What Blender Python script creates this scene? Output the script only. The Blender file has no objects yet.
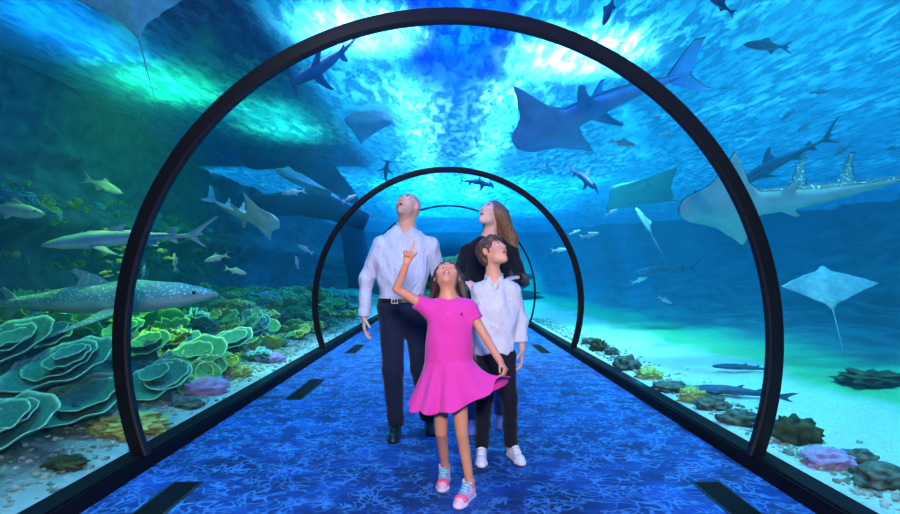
import bpy, bmesh, math, random
import numpy as np
from mathutils import Vector, Matrix, noise as mn

scene = bpy.context.scene
COL = scene.collection
F, CX, CY, CH = 560.0, 448.0, 275.0, 1.2      # focal length in pixels, vanishing point, eye height

# ------------------------------------------------------------------ camera
cam_data = bpy.data.cameras.new('camera')
cam_data.sensor_width = 36.0
cam_data.lens = 36.0 * F / 900.0
cam_data.shift_x = (450.0 - CX) / 900.0
cam_data.shift_y = (CY - 257.0) / 900.0
cam_data.clip_end = 200
camera = bpy.data.objects.new('camera', cam_data)
COL.objects.link(camera)
camera.location = (0, 0, CH)
camera.rotation_euler = (math.pi / 2, 0, 0)
scene.camera = camera

# ------------------------------------------------------------------ view, sampling
scene.view_settings.view_transform = 'Standard'
scene.view_settings.look = 'None'
scene.view_settings.gamma = 1.0
scene.view_settings.use_curve_mapping = False
scene.view_settings.exposure = 0.0
scene.cycles.use_denoising = True
scene.cycles.max_bounces = 6
scene.cycles.diffuse_bounces = 2
scene.cycles.glossy_bounces = 2
scene.cycles.transmission_bounces = 4
scene.cycles.transparent_max_bounces = 16
scene.cycles.volume_bounces = 0
scene.cycles.sample_clamp_indirect = 4.0
scene.cycles.caustics_reflective = False
scene.cycles.caustics_refractive = False

# ------------------------------------------------------------------ world
world = bpy.data.worlds.new('World')
scene.world = world
world.use_nodes = True
bg = world.node_tree.nodes['Background']
bg.inputs['Color'].default_value = (0.01, 0.10, 0.42, 1)
bg.inputs['Strength'].default_value = 0.5

# ------------------------------------------------------------------ lights
def light(name, kind, loc, target, power, color, size=1.0, size_y=None, spot=None, blend=0.5):
    d = bpy.data.lights.new(name, kind)
    d.energy = power
    d.color = color
    if kind == 'AREA':
        d.size = size
        if size_y:
            d.shape = 'RECTANGLE'; d.size_y = size_y
    elif kind == 'SUN':
        d.angle = size
    else:
        d.shadow_soft_size = size
    if spot:
        d.spot_size = math.radians(spot); d.spot_blend = blend
    o = bpy.data.objects.new(name, d)
    COL.objects.link(o)
    o.location = loc
    v = Vector(target) - Vector(loc)
    if abs(v.x) + abs(v.y) > 1e-4: o.rotation_euler = v.to_track_quat('-Z', 'Y').to_euler()
    return o

SURF = 4.7                                     # height of the water surface
light('daylight', 'SUN', (0, 5, 20), (0.5, 6.2, 0), 10.5, (0.10, 0.78, 1.0), 0.25)
light('camera_flash', 'AREA', (0.12, -0.35, 1.75), (0.0, 3.8, 1.38), 150, (1.0, 0.87, 0.84), 0.30)
light('tunnel_fill', 'AREA', (-0.7, 2.2, 2.72), (0.1, 3.7, 1.0), 12, (0.85, 0.85, 1.0), 0.2)  # added overhead fill on the people
# lamps hung above the water, over the surface seen through the tunnel roof
light('surface_floodlight_left', 'SPOT', (-1.32, 8.0, 6.9), (-1.32, 8.1, SURF), 8000, (0.85, 0.95, 1.0), 0.3, spot=52, blend=1)
light('surface_floodlight_right', 'SPOT', (2.1, 9.0, 6.9), (2.1, 9.0, SURF), 8500, (0.85, 0.97, 1.0), 0.3, spot=62, blend=1)
light('sparkle_lamp', 'AREA', (-0.70, 18, 5.1), (-0.70, 18, 0), 520, (0.75, 0.95, 1.0), 0.35, 16)  # added to light the left sparkle column on the ripples
light('sparkle_lamp', 'AREA', (1.15, 18, 5.1), (1.15, 18, 0), 520, (0.75, 0.95, 1.0), 0.35, 16)  # added likewise for the right sparkle column
# blue lamp added to colour the stripe under the sun-blocking slab
light('blue_stripe_lamp', 'AREA', (0.22, 14, 5.2), (0.22, 14, 0), 1500, (0.0, 0.10, 1.0), 0.8, 30)
# reef lamps under water, with green and teal lamps above the surface
light('green_surface_lamp', 'AREA', (-5.2, 10.4, 5.25), (-5.2, 10.4, 0), 120, (0.08, 1.0, 0.30), 1.2, 1.8)  # added to imitate the green reflection on the surface
light('wall_fill_teal', 'AREA', (-5.4, 8.0, 5.25), (-5.4, 8.0, 0), 80, (0.03, 0.55, 1.0), 0.9, 2.2)  # added to brighten the upper rock wall and tint the surface
light('reef_lamp_turquoise', 'SPOT', (-3.4, 3.6, 3.7), (-3.5, 3.9, 0.4), 250, (0.15, 1.0, 0.75), 0.15, spot=80, blend=0.9)
light('green_surface_lamp', 'AREA', (-3.9, 13.0, 5.25), (-3.9, 13.0, 0), 110, (0.08, 1.0, 0.50), 1.2, 3.0)
light('yellow_spot', 'SPOT', (-3.6, 6.2, 4.3), (-3.7, 6.4, 0.5), 1400, (0.50, 1.0, 0.08), 0.15, spot=65, blend=1)
light('sand_lamp', 'SPOT', (3.2, 5.0, 4.3), (3.2, 5.2, 0.1), 900, (0.35, 1.0, 0.95), 0.15, spot=90, blend=0.9)
light('sand_lamp', 'SPOT', (3.2, 10.0, 4.3), (3.2, 10.2, 0.1), 1200, (0.25, 1.0, 0.85), 0.15, spot=90, blend=0.9)

light('yellow_spot', 'SPOT', (-3.0, 7.2, 4.4), (-6.0, 9.5, 2.0), 380, (0.45, 1.0, 0.15), 0.2, spot=60, blend=1)  # added to brighten the coral flecks on the rock wall
light('far_haze_fill', 'AREA', (1.5, 27, 5.4), (1.5, 27, 0), 3500, (0.06, 0.75, 1.0), 9, 14)  # added fill that brightens the distant haze

# ------------------------------------------------------------------ helpers
def P(px, py, Y):
    """point at distance Y that the photograph shows at pixel (px, py)"""
    return Vector(((px - CX) * Y / F, Y, CH + (CY - py) * Y / F))

def tag(o, label=None, cat=None, group=None, kind=None):
    if label: o['label'] = label
    if cat: o['category'] = cat
    if group: o['group'] = group
    if kind: o['kind'] = kind
    return o

def link(name, me, mat=None, parent=None, smooth=True):
    o = bpy.data.objects.new(name, me)
    COL.objects.link(o)
    if mat is not None:
        for m in (mat if isinstance(mat, (list, tuple)) else [mat]):
            me.materials.append(m)
    if smooth and len(me.polygons):
        me.polygons.foreach_set('use_smooth', [True] * len(me.polygons))
    if parent is not None:
        o.parent = parent
    return o

def mesh(name, verts, faces, mat=None, parent=None, smooth=True):
    me = bpy.data.meshes.new(name)
    me.from_pydata([tuple(v) for v in verts], [], [tuple(f) for f in faces])
    me.update()
    return link(name, me, mat, parent, smooth)

def from_bm(name, bm, mat=None, parent=None, smooth=False):
    me = bpy.data.meshes.new(name)
    bmesh.ops.recalc_face_normals(bm, faces=bm.faces[:])
    bm.to_mesh(me); bm.free()
    return link(name, me, mat, parent, smooth)

def thing(name, loc, label, cat, group=None, rotz=0):
    o = bpy.data.objects.new(name, None)
    COL.objects.link(o)
    o.location = loc
    o.rotation_euler = (0, 0, rotz)
    o.empty_display_size = 0.1
    return tag(o, label, cat, group)

def copy_tree(o, parent=None):
    c = o.copy(); COL.objects.link(c)
    if parent is not None: c.parent = parent
    for ch in o.children: copy_tree(ch, c)
    return c

# ---- node helpers
def newmat(name):
    m = bpy.data.materials.new(name); m.use_nodes = True
    nt = m.node_tree
    return m, nt, nt.nodes, nt.links, nt.nodes['Principled BSDF']

def ramp(nodes, stops, interp='LINEAR'):
    r = nodes.new('ShaderNodeValToRGB')
    r.color_ramp.interpolation = interp
    els = r.color_ramp.elements
    while len(els) < len(stops): els.new(0.5)
    for e, (p, c) in zip(els, stops):
        e.position = p
        e.color = (c[0], c[1], c[2], 1) if not isinstance(c, float) else (c, c, c, 1)
    return r

def tex(nodes, links, kind='Noise', scale=5.0, detail=4, coord='Object', vscale=None, rot=None, dist=0.0, rough=0.5):
    tc = nodes.new('ShaderNodeTexCoord')
    t = nodes.new('ShaderNodeTex' + kind)
    src = tc.outputs[coord]
    if vscale or rot:
        mp = nodes.new('ShaderNodeMapping')
        if vscale: mp.inputs['Scale'].default_value = vscale
        if rot: mp.inputs['Rotation'].default_value = rot
        links.new(src, mp.inputs['Vector']); src = mp.outputs['Vector']
    links.new(src, t.inputs['Vector'])
    t.inputs['Scale'].default_value = scale
    if kind == 'Noise':
        t.inputs['Detail'].default_value = detail
        t.inputs['Distortion'].default_value = dist
        t.inputs['Roughness'].default_value = rough
    return t

def plain(name, color, rough=0.6, spec=0.3, noise=0.0, nscale=20, bump=0.0, metal=0.0, sheen=0.0, color2=None):
    m, nt, N, L, b = newmat(name)
    b.inputs['Base Color'].default_value = (*color, 1)
    b.inputs['Roughness'].default_value = rough
    b.inputs['Specular IOR Level'].default_value = spec
    b.inputs['Metallic'].default_value = metal
    if sheen: b.inputs['Sheen Weight'].default_value = sheen
    if noise or color2:
        t = tex(N, L, 'Noise', nscale)
        c2 = color2 or tuple(max(0, c * (1 - noise)) for c in color)
        c1 = color if color2 else tuple(min(1, c * (1 + noise)) for c in color)
        r = ramp(N, [(0.35, c2), (0.65, c1)])
        L.new(t.outputs['Fac'], r.inputs['Fac']); L.new(r.outputs['Color'], b.inputs['Base Color'])
    if bump:
        t = tex(N, L, 'Noise', nscale * 1.7, 6)
        bp = N.new('ShaderNodeBump'); bp.inputs['Strength'].default_value = bump
        bp.inputs['Distance'].default_value = 0.02
        L.new(t.outputs['Fac'], bp.inputs['Height']); L.new(bp.outputs['Normal'], b.inputs['Normal'])
    return m

# ================================================================== THE SETTING
ZC, RO, RI, RG = 0.786, 2.04, 1.955, 2.03       # hoop centre height, hoop radii, acrylic radius
CURB = 0.10
YF, YE = -3.0, 22.0                            # tunnel runs from behind the camera to here

# ---- carpet
m, nt, N, L, b = newmat('blue_ripple_carpet')
t1 = tex(N, L, 'Noise', 2.6, 3, dist=0.6)
tc = N.new('ShaderNodeTexCoord')
def warp(scale, amt):
    n = N.new('ShaderNodeTexNoise'); n.inputs['Scale'].default_value = scale; n.inputs['Detail'].default_value = 2
    L.new(tc.outputs['Object'], n.inputs['Vector'])
    s = N.new('ShaderNodeVectorMath'); s.operation = 'SCALE'; s.inputs['Scale'].default_value = amt
    L.new(n.outputs['Color'], s.inputs[0])
    a = N.new('ShaderNodeVectorMath'); a.operation = 'ADD'
    L.new(tc.outputs['Object'], a.inputs[0]); L.new(s.outputs[0], a.inputs[1])
    return a
w1 = warp(4.0, 0.35)
def cells(scale, width):
    v = N.new('ShaderNodeTexVoronoi'); v.feature = 'DISTANCE_TO_EDGE'; v.inputs['Scale'].default_value = scale
    L.new(w1.outputs[0], v.inputs['Vector'])
    r = ramp(N, [(0.0, 1.0), (width, 0.0)])
    L.new(v.outputs['Distance'], r.inputs['Fac'])
    return r
c1 = cells(10.0, 0.09); c2 = cells(17.0, 0.13)
msk = tex(N, L, 'Noise', 5.0, 2); mr = ramp(N, [(0.47, 0.0), (0.60, 1.0)]); L.new(msk.outputs['Fac'], mr.inputs['Fac'])
mul = N.new('ShaderNodeMath'); mul.operation = 'MULTIPLY'; L.new(c1.outputs['Color'], mul.inputs[0]); L.new(mr.outputs['Color'], mul.inputs[1])
msk2 = tex(N, L, 'Noise', 6.3, 2, vscale=(1, 1, 3)); inv = ramp(N, [(0.46, 1.0), (0.56, 0.0)]); L.new(msk2.outputs['Fac'], inv.inputs['Fac'])
mul2 = N.new('ShaderNodeMath'); mul2.operation = 'MULTIPLY'; L.new(c2.outputs['Color'], mul2.inputs[0]); L.new(inv.outputs[0], mul2.inputs[1])
add = N.new('ShaderNodeMath'); add.operation = 'ADD'; L.new(mul.outputs[0], add.inputs[0]); L.new(mul2.outputs[0], add.inputs[1])
base = ramp(N, [(0.3, (0.002, 0.016, 0.075)), (0.5, (0.004, 0.030, 0.155)), (0.7, (0.006, 0.060, 0.31))])
L.new(t1.outputs['Fac'], base.inputs['Fac'])
mx = N.new('ShaderNodeMix'); mx.data_type = 'RGBA'
L.new(add.outputs[0], mx.inputs['Factor']); L.new(base.outputs['Color'], mx.inputs[6]); mx.inputs[7].default_value = (0.045, 0.19, 0.48, 1)
L.new(mx.outputs[2], b.inputs['Base Color'])
b.inputs['Roughness'].default_value = 0.75
b.inputs['Specular IOR Level'].default_value = 0.25
carpet = m
f = mesh('floor', [(-1.87, YF, 0), (1.87, YF, 0), (1.87, YE, 0), (-1.87, YE, 0)], [(0, 1, 2, 3)], carpet)
tag(f, 'bright blue carpet printed with pale water ripples', kind='structure')

black = plain('black_coated_metal', (0.0025, 0.0025, 0.005), 0.45, 0.25)
rubber = plain('black_rubber', (0.003, 0.003, 0.005), 0.75, 0.12)

def box(bm, x0, x1, y0, y1, z0, z1, bev=0.0):
    vs = [bm.verts.new(c) for c in ((x0,y0,z0),(x1,y0,z0),(x1,y1,z0),(x0,y1,z0),(x0,y0,z1),(x1,y0,z1),(x1,y1,z1),(x0,y1,z1))]
    fs = [bm.faces.new([vs[i] for i in q]) for q in ((0,3,2,1),(4,5,6,7),(0,1,5,4),(1,2,6,5),(2,3,7,6),(3,0,4,7))]
    if bev:
        ed = {e for f in fs for e in f.edges}
        bmesh.ops.bevel(bm, geom=list(ed), offset=bev, segments=2, affect='EDGES')

for side, s in (('left', -1), ('right', 1)):
    bm = bmesh.new()
    x0, x1 = sorted((s * 1.85, s * 2.00))
    box(bm, x0, x1, YF, YE, -0.05, CURB, 0.012)
    o = from_bm('baseboard_' + side, bm, rubber)
    tag(o, 'low black kerb along the %s edge of the carpet' % side, kind='structure')

# ---- the three black hoops
HOOPS = (3.43, 8.42, 13.0)
A0 = math.asin((CURB - ZC) / RO)
def arch(R0, R1, y0, y1, n=96, z_lo=CURB):
    """closed arch band with a rectangular section, ends standing at z_lo"""
    bm = bmesh.new(); rings = []
    for i in range(n + 1):
        vs = []
        for R, y in ((R0, y0), (R1, y0), (R1, y1), (R0, y1)):
            a_lo = math.asin((z_lo - ZC) / R)
            a = a_lo + (math.pi - 2 * a_lo) * i / n
            vs.append(bm.verts.new((R * math.cos(a), y, ZC + R * math.sin(a))))
        rings.append(vs)
    for i in range(n):
        for k in range(4):
            a, c = rings[i], rings[i + 1]
            bm.faces.new((a[k], a[(k + 1) % 4], c[(k + 1) % 4], c[k]))
    bm.faces.new(rings[0]); bm.faces.new(rings[-1][::-1])
    return bm
def hoop_profile(n=110, RI=RI, d=0.032):
    pr = [(RO, -d), (RI + 0.012, -d), (RI, -d + .01), (RI, d - .01), (RI + 0.012, d), (RO, d)]
    bm = bmesh.new(); rings = []
    for i in range(n + 1):
        vs = []
        for R, y in pr:
            a_lo = math.asin((CURB - ZC) / R)
            a = a_lo + (math.pi - 2 * a_lo) * i / n
            vs.append(bm.verts.new((R * math.cos(a), y, ZC + R * math.sin(a))))
        rings.append(vs)
    k6 = len(pr)
    for i in range(n):
        for k in range(k6):
            a, c = rings[i], rings[i + 1]
            bm.faces.new((a[k], a[(k + 1) % k6], c[(k + 1) % k6], c[k]))
    bm.faces.new(rings[0]); bm.faces.new(rings[-1][::-1])
    return bm
hoop0 = from_bm('support_hoop', hoop_profile(), black)
hl = ['large black steel hoop nearest the camera, framing the family',
      'second black hoop, just behind the family',
      'third black hoop, thin ring behind the heads of the man and woman',
      'fourth, small dark hoop deep in the tunnel', 'last and smallest dark hoop at the far end of the tunnel']
for i, y in enumerate(HOOPS):
    h = hoop0 if i == 0 else (hoop0.copy() if i == 1 else from_bm('support_hoop', hoop_profile(110, 2.0, .02), black))
    if i == 1: COL.objects.link(h)
    h.location = (0, y, 0)
    tag(h, hl[i], 'arch', 'black hoops of the tunnel')

# ---- acrylic tunnel, one curved pane between each pair of hoops
m, nt, N, L, b = newmat('clear_acrylic')
N.remove(b)
tr = N.new('ShaderNodeBsdfTransparent'); tr.inputs['Color'].default_value = (0.965, 0.985, 0.99, 1)
gl = N.new('ShaderNodeBsdfGlossy'); gl.inputs['Roughness'].default_value = 0.06; gl.inputs['Color'].default_value = (0.8, 0.9, 1, 1)
lw = N.new('ShaderNodeLayerWeight'); lw.inputs['Blend'].default_value = 0.5
pw_ = N.new('ShaderNodeMath'); pw_.operation = 'POWER'; pw_.inputs[1].default_value = 4.0; L.new(lw.outputs['Facing'], pw_.inputs[0])
fr = N.new('ShaderNodeMath'); fr.operation = 'MULTIPLY_ADD'; fr.inputs[1].default_value = 0.10; fr.inputs[2].default_value = 0.006; L.new(pw_.outputs[0], fr.inputs[0])
mx = N.new('ShaderNodeMixShader')
L.new(fr.outputs[0], mx.inputs[0]); L.new(tr.outputs[0], mx.inputs[1]); L.new(gl.outputs[0], mx.inputs[2])
L.new(mx.outputs[0], N['Material Output'].inputs['Surface'])
acrylic = m
edges = [YF] + list(HOOPS) + [YE]
for i in range(len(edges) - 1):
    o = from_bm('window_%d' % (i + 1), arch(RG - 0.006, RG, edges[i] + 0.003, edges[i + 1] - 0.003, 80, 0.09), acrylic, smooth=True)
    tag(o, 'curved clear acrylic pane of the tunnel', kind='structure')

# ---- water body (a closed volume round the tunnel)
XL, XR, YB = -9.5, 26.0, 46.0
prof = [(-RG - 0.004, -1.0)]
R = RG + 0.012
a_lo = math.asin((0.05 - ZC) / R)
prof = [(XL, -1.0), (R * math.cos(math.pi - a_lo), -1.0)]
for i in range(73):
    a = (math.pi - a_lo) - (math.pi - 2 * a_lo) * i / 72
    prof.append((R * math.cos(a), ZC + R * math.sin(a)))
prof += [(R * math.cos(a_lo), -1.0), (XR, -1.0), (XR, SURF - 0.03), (XL, SURF - 0.03)]
nP = len(prof)
vs = [(x, YF - 0.5, z) for x, z in prof] + [(x, YB, z) for x, z in prof]
fs = [tuple(range(nP))[::-1], tuple(range(nP, 2 * nP))] + [(i, (i + 1) % nP, nP + (i + 1) % nP, nP + i) for i in range(nP)]
m, nt, N, L, b = newmat('sea_water')
N.remove(b)
sc_ = N.new('ShaderNodeVolumeScatter'); sc_.inputs['Color'].default_value = (0.06, 0.55, 0.95, 1); sc_.inputs['Density'].default_value = 0.038
sc_.inputs['Anisotropy'].default_value = 0.0
ab = N.new('ShaderNodeVolumeAbsorption'); ab.inputs['Color'].default_value = (0.1, 0.72, 0.93, 1); ab.inputs['Density'].default_value = 0.16
ad = N.new('ShaderNodeAddShader'); L.new(sc_.outputs[0], ad.inputs[0]); L.new(ab.outputs[0], ad.inputs[1])
L.new(ad.outputs[0], N['Material Output'].inputs['Volume'])
o = mesh('water', vs, fs, m, smooth=False)
bm = bmesh.new(); bm.from_mesh(o.data); bmesh.ops.recalc_face_normals(bm, faces=bm.faces[:]); bm.to_mesh(o.data); bm.free()
tag(o, 'clear blue sea water filling the tank round the tunnel', kind='structure')

# ---- water surface seen from below
m, nt, N, L, b = newmat('rippled_water_surface')
N.remove(b)
n1 = tex(N, L, 'Noise', 5.5, 5, vscale=(1.0, 0.32, 1.0), rot=(0, 0, math.radians(-35)), dist=0.5, rough=0.65)
n2 = tex(N, L, 'Noise', 0.55, 2)
r1 = ramp(N, [(0.45, 0.0), (0.57, 1.0)]); L.new(n1.outputs['Fac'], r1.inputs['Fac'])
r2 = ramp(N, [(0.35, 0.35), (0.65, 1.0)]); L.new(n2.outputs['Fac'], r2.inputs['Fac'])
mm = N.new('ShaderNodeMath'); mm.operation = 'MULTIPLY'; L.new(r1.outputs['Color'], mm.inputs[0]); L.new(r2.outputs['Color'], mm.inputs[1])
cr = ramp(N, [(0.0, (0.05, 0.26, 0.42)), (0.55, (0.08, 0.34, 0.50)), (1.0, (0.30, 0.48, 0.52))]); L.new(mm.outputs[0], cr.inputs['Fac'])  # ripple highlights and refraction streaks painted into the colour
tl = N.new('ShaderNodeBsdfTranslucent'); L.new(cr.outputs['Color'], tl.inputs['Color'])
tr = N.new('ShaderNodeBsdfTransparent'); tr.inputs['Color'].default_value = (0.75, 0.95, 1, 1)
mx = N.new('ShaderNodeMixShader'); fm = N.new('ShaderNodeMath'); fm.operation = 'MULTIPLY_ADD'; fm.inputs[1].default_value = 0.45; fm.inputs[2].default_value = 0.55; L.new(mm.outputs[0], fm.inputs[0]); L.new(fm.outputs[0], mx.inputs[0])
L.new(tr.outputs[0], mx.inputs[1]); L.new(tl.outputs[0], mx.inputs[2])
L.new(mx.outputs[0], N['Material Output'].inputs['Surface'])
nx, ny = 60, 100
vs = []; fs = []
for j in range(ny + 1):
    for i in range(nx + 1):
        x = XL + (XR - XL) * i / nx; y = YF + (YB - YF) * j / ny
        vs.append((x, y, SURF + 0.02 * mn.noise(Vector((x * 1.3, y * 1.3, 0)))))
for j in range(ny):
    for i in range(nx):
        a = j * (nx + 1) + i
        fs.append((a, a + 1, a + nx + 2, a + nx + 1))
o = mesh('water_surface', vs, fs, m)
tag(o, 'rippled surface of the tank seen from below', kind='structure')

# ---- slab added above the water to block the sun over the tunnel
bm = bmesh.new()
box(bm, -0.60, 0.95, YF, 17, 5.6, 5.75, 0.02)
o = from_bm('sun_blocker_middle', bm, plain('middle_blocker_panel', (0.02, 0.05, 0.3), 0.6))
tag(o, 'dark slab added above the water to shade the middle of the tunnel', kind='structure')

bm = bmesh.new()
box(bm, XL, -2.5, YF, 18.0, 7.4, 7.6, 0.02)  # added only to keep the sun off the left side
o = from_bm('sun_blocker_left', bm, plain('left_blocker_panel', (0.02, 0.06, 0.12), 0.7))
tag(o, 'wide dark slab added above the water to shade the left reef', kind='structure')

# ---- sea bed
def fbm(x, y, z=0.0, o=4):
    return mn.fractal(Vector((x, y, z)), 1.0, 2.0, o)
def smooth(a, b_, x):
    t = min(1, max(0, (x - a) / (b_ - a))); return t * t * (3 - 2 * t)
def bed(x, y):
    """height of the sea bed"""
    if x > 0:
        z = CURB - 0.03 + 0.02 * fbm(x * 3, y * 3)
        z += 0.12 * smooth(2.3, 6, x) + 0.10 * fbm(x * .35, y * .35) * smooth(2.4, 5, x)
        z += smooth(4.6, 12, x) * (1.1 + 0.6 * abs(fbm(x * .4, y * .4, 3))) + .12 * smooth(4.6, 7, x) * fbm(x * 1.2, y * .6, 9)
        z += smooth(9, 23, x) * (3.2 + 1.0 * fbm(x * .5, y * .5, 1)) + smooth(26, 42, y) * 3.5
        return min(z, SURF - .05)
    d = -x
    z = CURB - 0.03 + 0.02 * fbm(x * 4, y * 4)
    z += 0.46 * smooth(2.15, 4.2, d) + 0.08 * smooth(4.0, 6.3, d)
    z += (0.16 * fbm(x * 1.1, y * 1.1, 7) + 0.06 * fbm(x * 4, y * 4, 2)) * smooth(2.2, 3.2, d)
    return z
def grid_mesh(name, x0, x1, nx, y0, y1, ny, fn, mat, pw=1.0):
    vs = []; fs = []
    for j in range(ny + 1):
        for i in range(nx + 1):
            x = x0 + (x1 - x0) * (i / nx) ** pw; y = y0 + (y1 - y0) * (j / ny) ** 1.4
            vs.append((x, y, fn(x, y)))
    for j in range(ny):
        for i in range(nx):
            a = j * (nx + 1) + i
            fs.append((a, a + 1, a + nx + 2, a + nx + 1) if x1 > x0 else (a + 1, a, a + nx + 1, a + nx + 2))
    return mesh(name, vs, fs, mat)
# sand, with the green light further out painted in as a strip
m, nt, N, L, b = newmat('sand_bed')
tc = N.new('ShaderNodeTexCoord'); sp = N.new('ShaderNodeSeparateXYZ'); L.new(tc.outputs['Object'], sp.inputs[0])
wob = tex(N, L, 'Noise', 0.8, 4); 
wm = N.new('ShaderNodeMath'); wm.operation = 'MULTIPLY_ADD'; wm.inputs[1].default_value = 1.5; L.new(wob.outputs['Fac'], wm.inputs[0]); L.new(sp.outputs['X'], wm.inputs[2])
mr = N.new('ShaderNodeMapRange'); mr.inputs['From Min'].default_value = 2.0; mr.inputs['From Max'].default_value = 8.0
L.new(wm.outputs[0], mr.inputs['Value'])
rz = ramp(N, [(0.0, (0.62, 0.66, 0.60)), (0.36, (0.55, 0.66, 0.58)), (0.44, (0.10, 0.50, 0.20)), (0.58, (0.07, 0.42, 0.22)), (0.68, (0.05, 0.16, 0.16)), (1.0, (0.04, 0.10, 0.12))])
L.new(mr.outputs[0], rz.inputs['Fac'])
gr = tex(N, L, 'Noise', 60, 6); g2 = ramp(N, [(0.3, 0.7), (0.7, 1.1)]); L.new(gr.outputs['Fac'], g2.inputs['Fac'])
mxx = N.new('ShaderNodeMix'); mxx.data_type = 'RGBA'; mxx.blend_type = 'MULTIPLY'; mxx.inputs['Factor'].default_value = 1
L.new(rz.outputs['Color'], mxx.inputs[6]); L.new(g2.outputs['Color'], mxx.inputs[7]); st = tex(N, L, 'Noise', 1.6, 5, vscale=(1.6, .5, 1), rot=(0, 0, .5), dist=.8); s2 = ramp(N, [(0.42, 0.75), (0.60, 1.7)]); L.new(st.outputs['Fac'], s2.inputs['Fac'])  # stretched noise: light streaks painted into the far bed colour
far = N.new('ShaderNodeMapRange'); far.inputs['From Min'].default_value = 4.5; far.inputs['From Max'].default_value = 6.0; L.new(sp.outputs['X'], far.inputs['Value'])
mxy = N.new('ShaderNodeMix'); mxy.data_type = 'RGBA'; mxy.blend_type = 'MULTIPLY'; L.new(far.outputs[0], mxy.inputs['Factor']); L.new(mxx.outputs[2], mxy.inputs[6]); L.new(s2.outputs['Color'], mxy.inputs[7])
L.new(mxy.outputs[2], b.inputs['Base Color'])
bp = N.new('ShaderNodeBump'); bp.inputs['Strength'].default_value = 0.6; bp.inputs['Distance'].default_value = 0.03; L.new(gr.outputs['Fac'], bp.inputs['Height']); L.new(bp.outputs[0], b.inputs['Normal'])
b.inputs['Roughness'].default_value = 0.95
sand = m
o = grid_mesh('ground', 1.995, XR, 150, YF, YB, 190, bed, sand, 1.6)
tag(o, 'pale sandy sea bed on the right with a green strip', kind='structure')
# reef ground
m, nt, N, L, b = newmat('reef_ground')
tc = N.new('ShaderNodeTexCoord'); sp = N.new('ShaderNodeSeparateXYZ'); L.new(tc.outputs['Object'], sp.inputs[0])
wob = tex(N, L, 'Noise', 2.0, 4)
wm = N.new('ShaderNodeMath'); wm.operation = 'MULTIPLY_ADD'; wm.inputs[1].default_value = -0.7; L.new(wob.outputs['Fac'], wm.inputs[0]); L.new(sp.outputs['X'], wm.inputs[2])
mr = N.new('ShaderNodeMapRange'); mr.inputs['From Min'].default_value = -2.3; mr.inputs['From Max'].default_value = -3.0
L.new(wm.outputs[0], mr.inputs['Value'])
k = tex(N, L, 'Noise', 5, 8, rough=0.7)
rk = ramp(N, [(0.35, (0.02, 0.035, 0.03)), (0.5, (0.10, 0.16, 0.10)), (0.65, (0.30, 0.42, 0.22))]); L.new(k.outputs['Fac'], rk.inputs['Fac'])
mxx = N.new('ShaderNodeMix'); mxx.data_type = 'RGBA'
L.new(mr.outputs[0], mxx.inputs['Factor']); mxx.inputs[6].default_value = (0.60, 0.66, 0.62, 1); L.new(rk.outputs['Color'], mxx.inputs[7])
L.new(mxx.outputs[2], b.inputs['Base Color'])
bp = N.new('ShaderNodeBump'); bp.inputs['Strength'].default_value = 0.9; bp.inputs['Distance'].default_value = 0.08; L.new(k.outputs['Fac'], bp.inputs['Height']); L.new(bp.outputs[0], b.inputs['Normal'])
b.inputs['Roughness'].default_value = 0.95
reefmat = m
o = grid_mesh('ground', -1.995, -7.2, 130, YF, YB, 230, bed, reefmat, 1.3)
tag(o, 'rocky reef slope with a pale sand strip by the left kerb', kind='structure')
# ---- rock wall of the tank on the left
rockmat = plain('dark_reef_rock', (0.10, 0.15, 0.15), 0.95, 0.1, nscale=3, bump=0.8, color2=(0.025, 0.04, 0.05))
def wallpos(u, y):
    # u 0..1 up the wall
    z = 0.4 + u * 4.6
    x = -6.3 - 0.9 * u - 0.9 * smooth(10, 18, y)
    ledge = math.exp(-((z - 2.0 - 0.012 * (y - 7)) / 0.42) ** 2)
    x += 0.9 * ledge
    n = fbm(y * .5, z * .8, 11) * 0.5 + fbm(y * 2, z * 2.5, 5) * 0.16
    return (x + n, y, z)
vs = []; fs = []; nu, ny = 70, 260
for j in range(ny + 1):
    for i in range(nu + 1):
        vs.append(wallpos(i / nu, YF + (YB - YF) * (j / ny) ** 1.3))
for j in range(ny):
    for i in range(nu):
        a = j * (nu + 1) + i
        fs.append((a, a + nu + 1, a + nu + 2, a + 1))
o = mesh('wall_left', vs, fs, rockmat)
tag(o, 'dark rock face of the tank on the left', kind='structure')
# right and far walls of the tank
paint = plain('painted_tank_wall', (0.03, 0.22, 0.36), 0.9, 0.1, nscale=0.4, color2=(0.02, 0.12, 0.24))
o = mesh('wall_right', [(XR - .1, YF, -1), (XR - .1, YB, -1), (XR - .1, YB, 5.5), (XR - .1, YF, 5.5)], [(0, 1, 2, 3)], paint)
tag(o, 'blue painted far wall of the tank on the right', kind='structure')
o = mesh('wall_back', [(XL, YB - .1, -1), (XR, YB - .1, -1), (XR, YB - .1, 5.5), (XL, YB - .1, 5.5)], [(0, 1, 2, 3)], paint)
tag(o, 'blue painted end wall of the tank', kind='structure')
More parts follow.
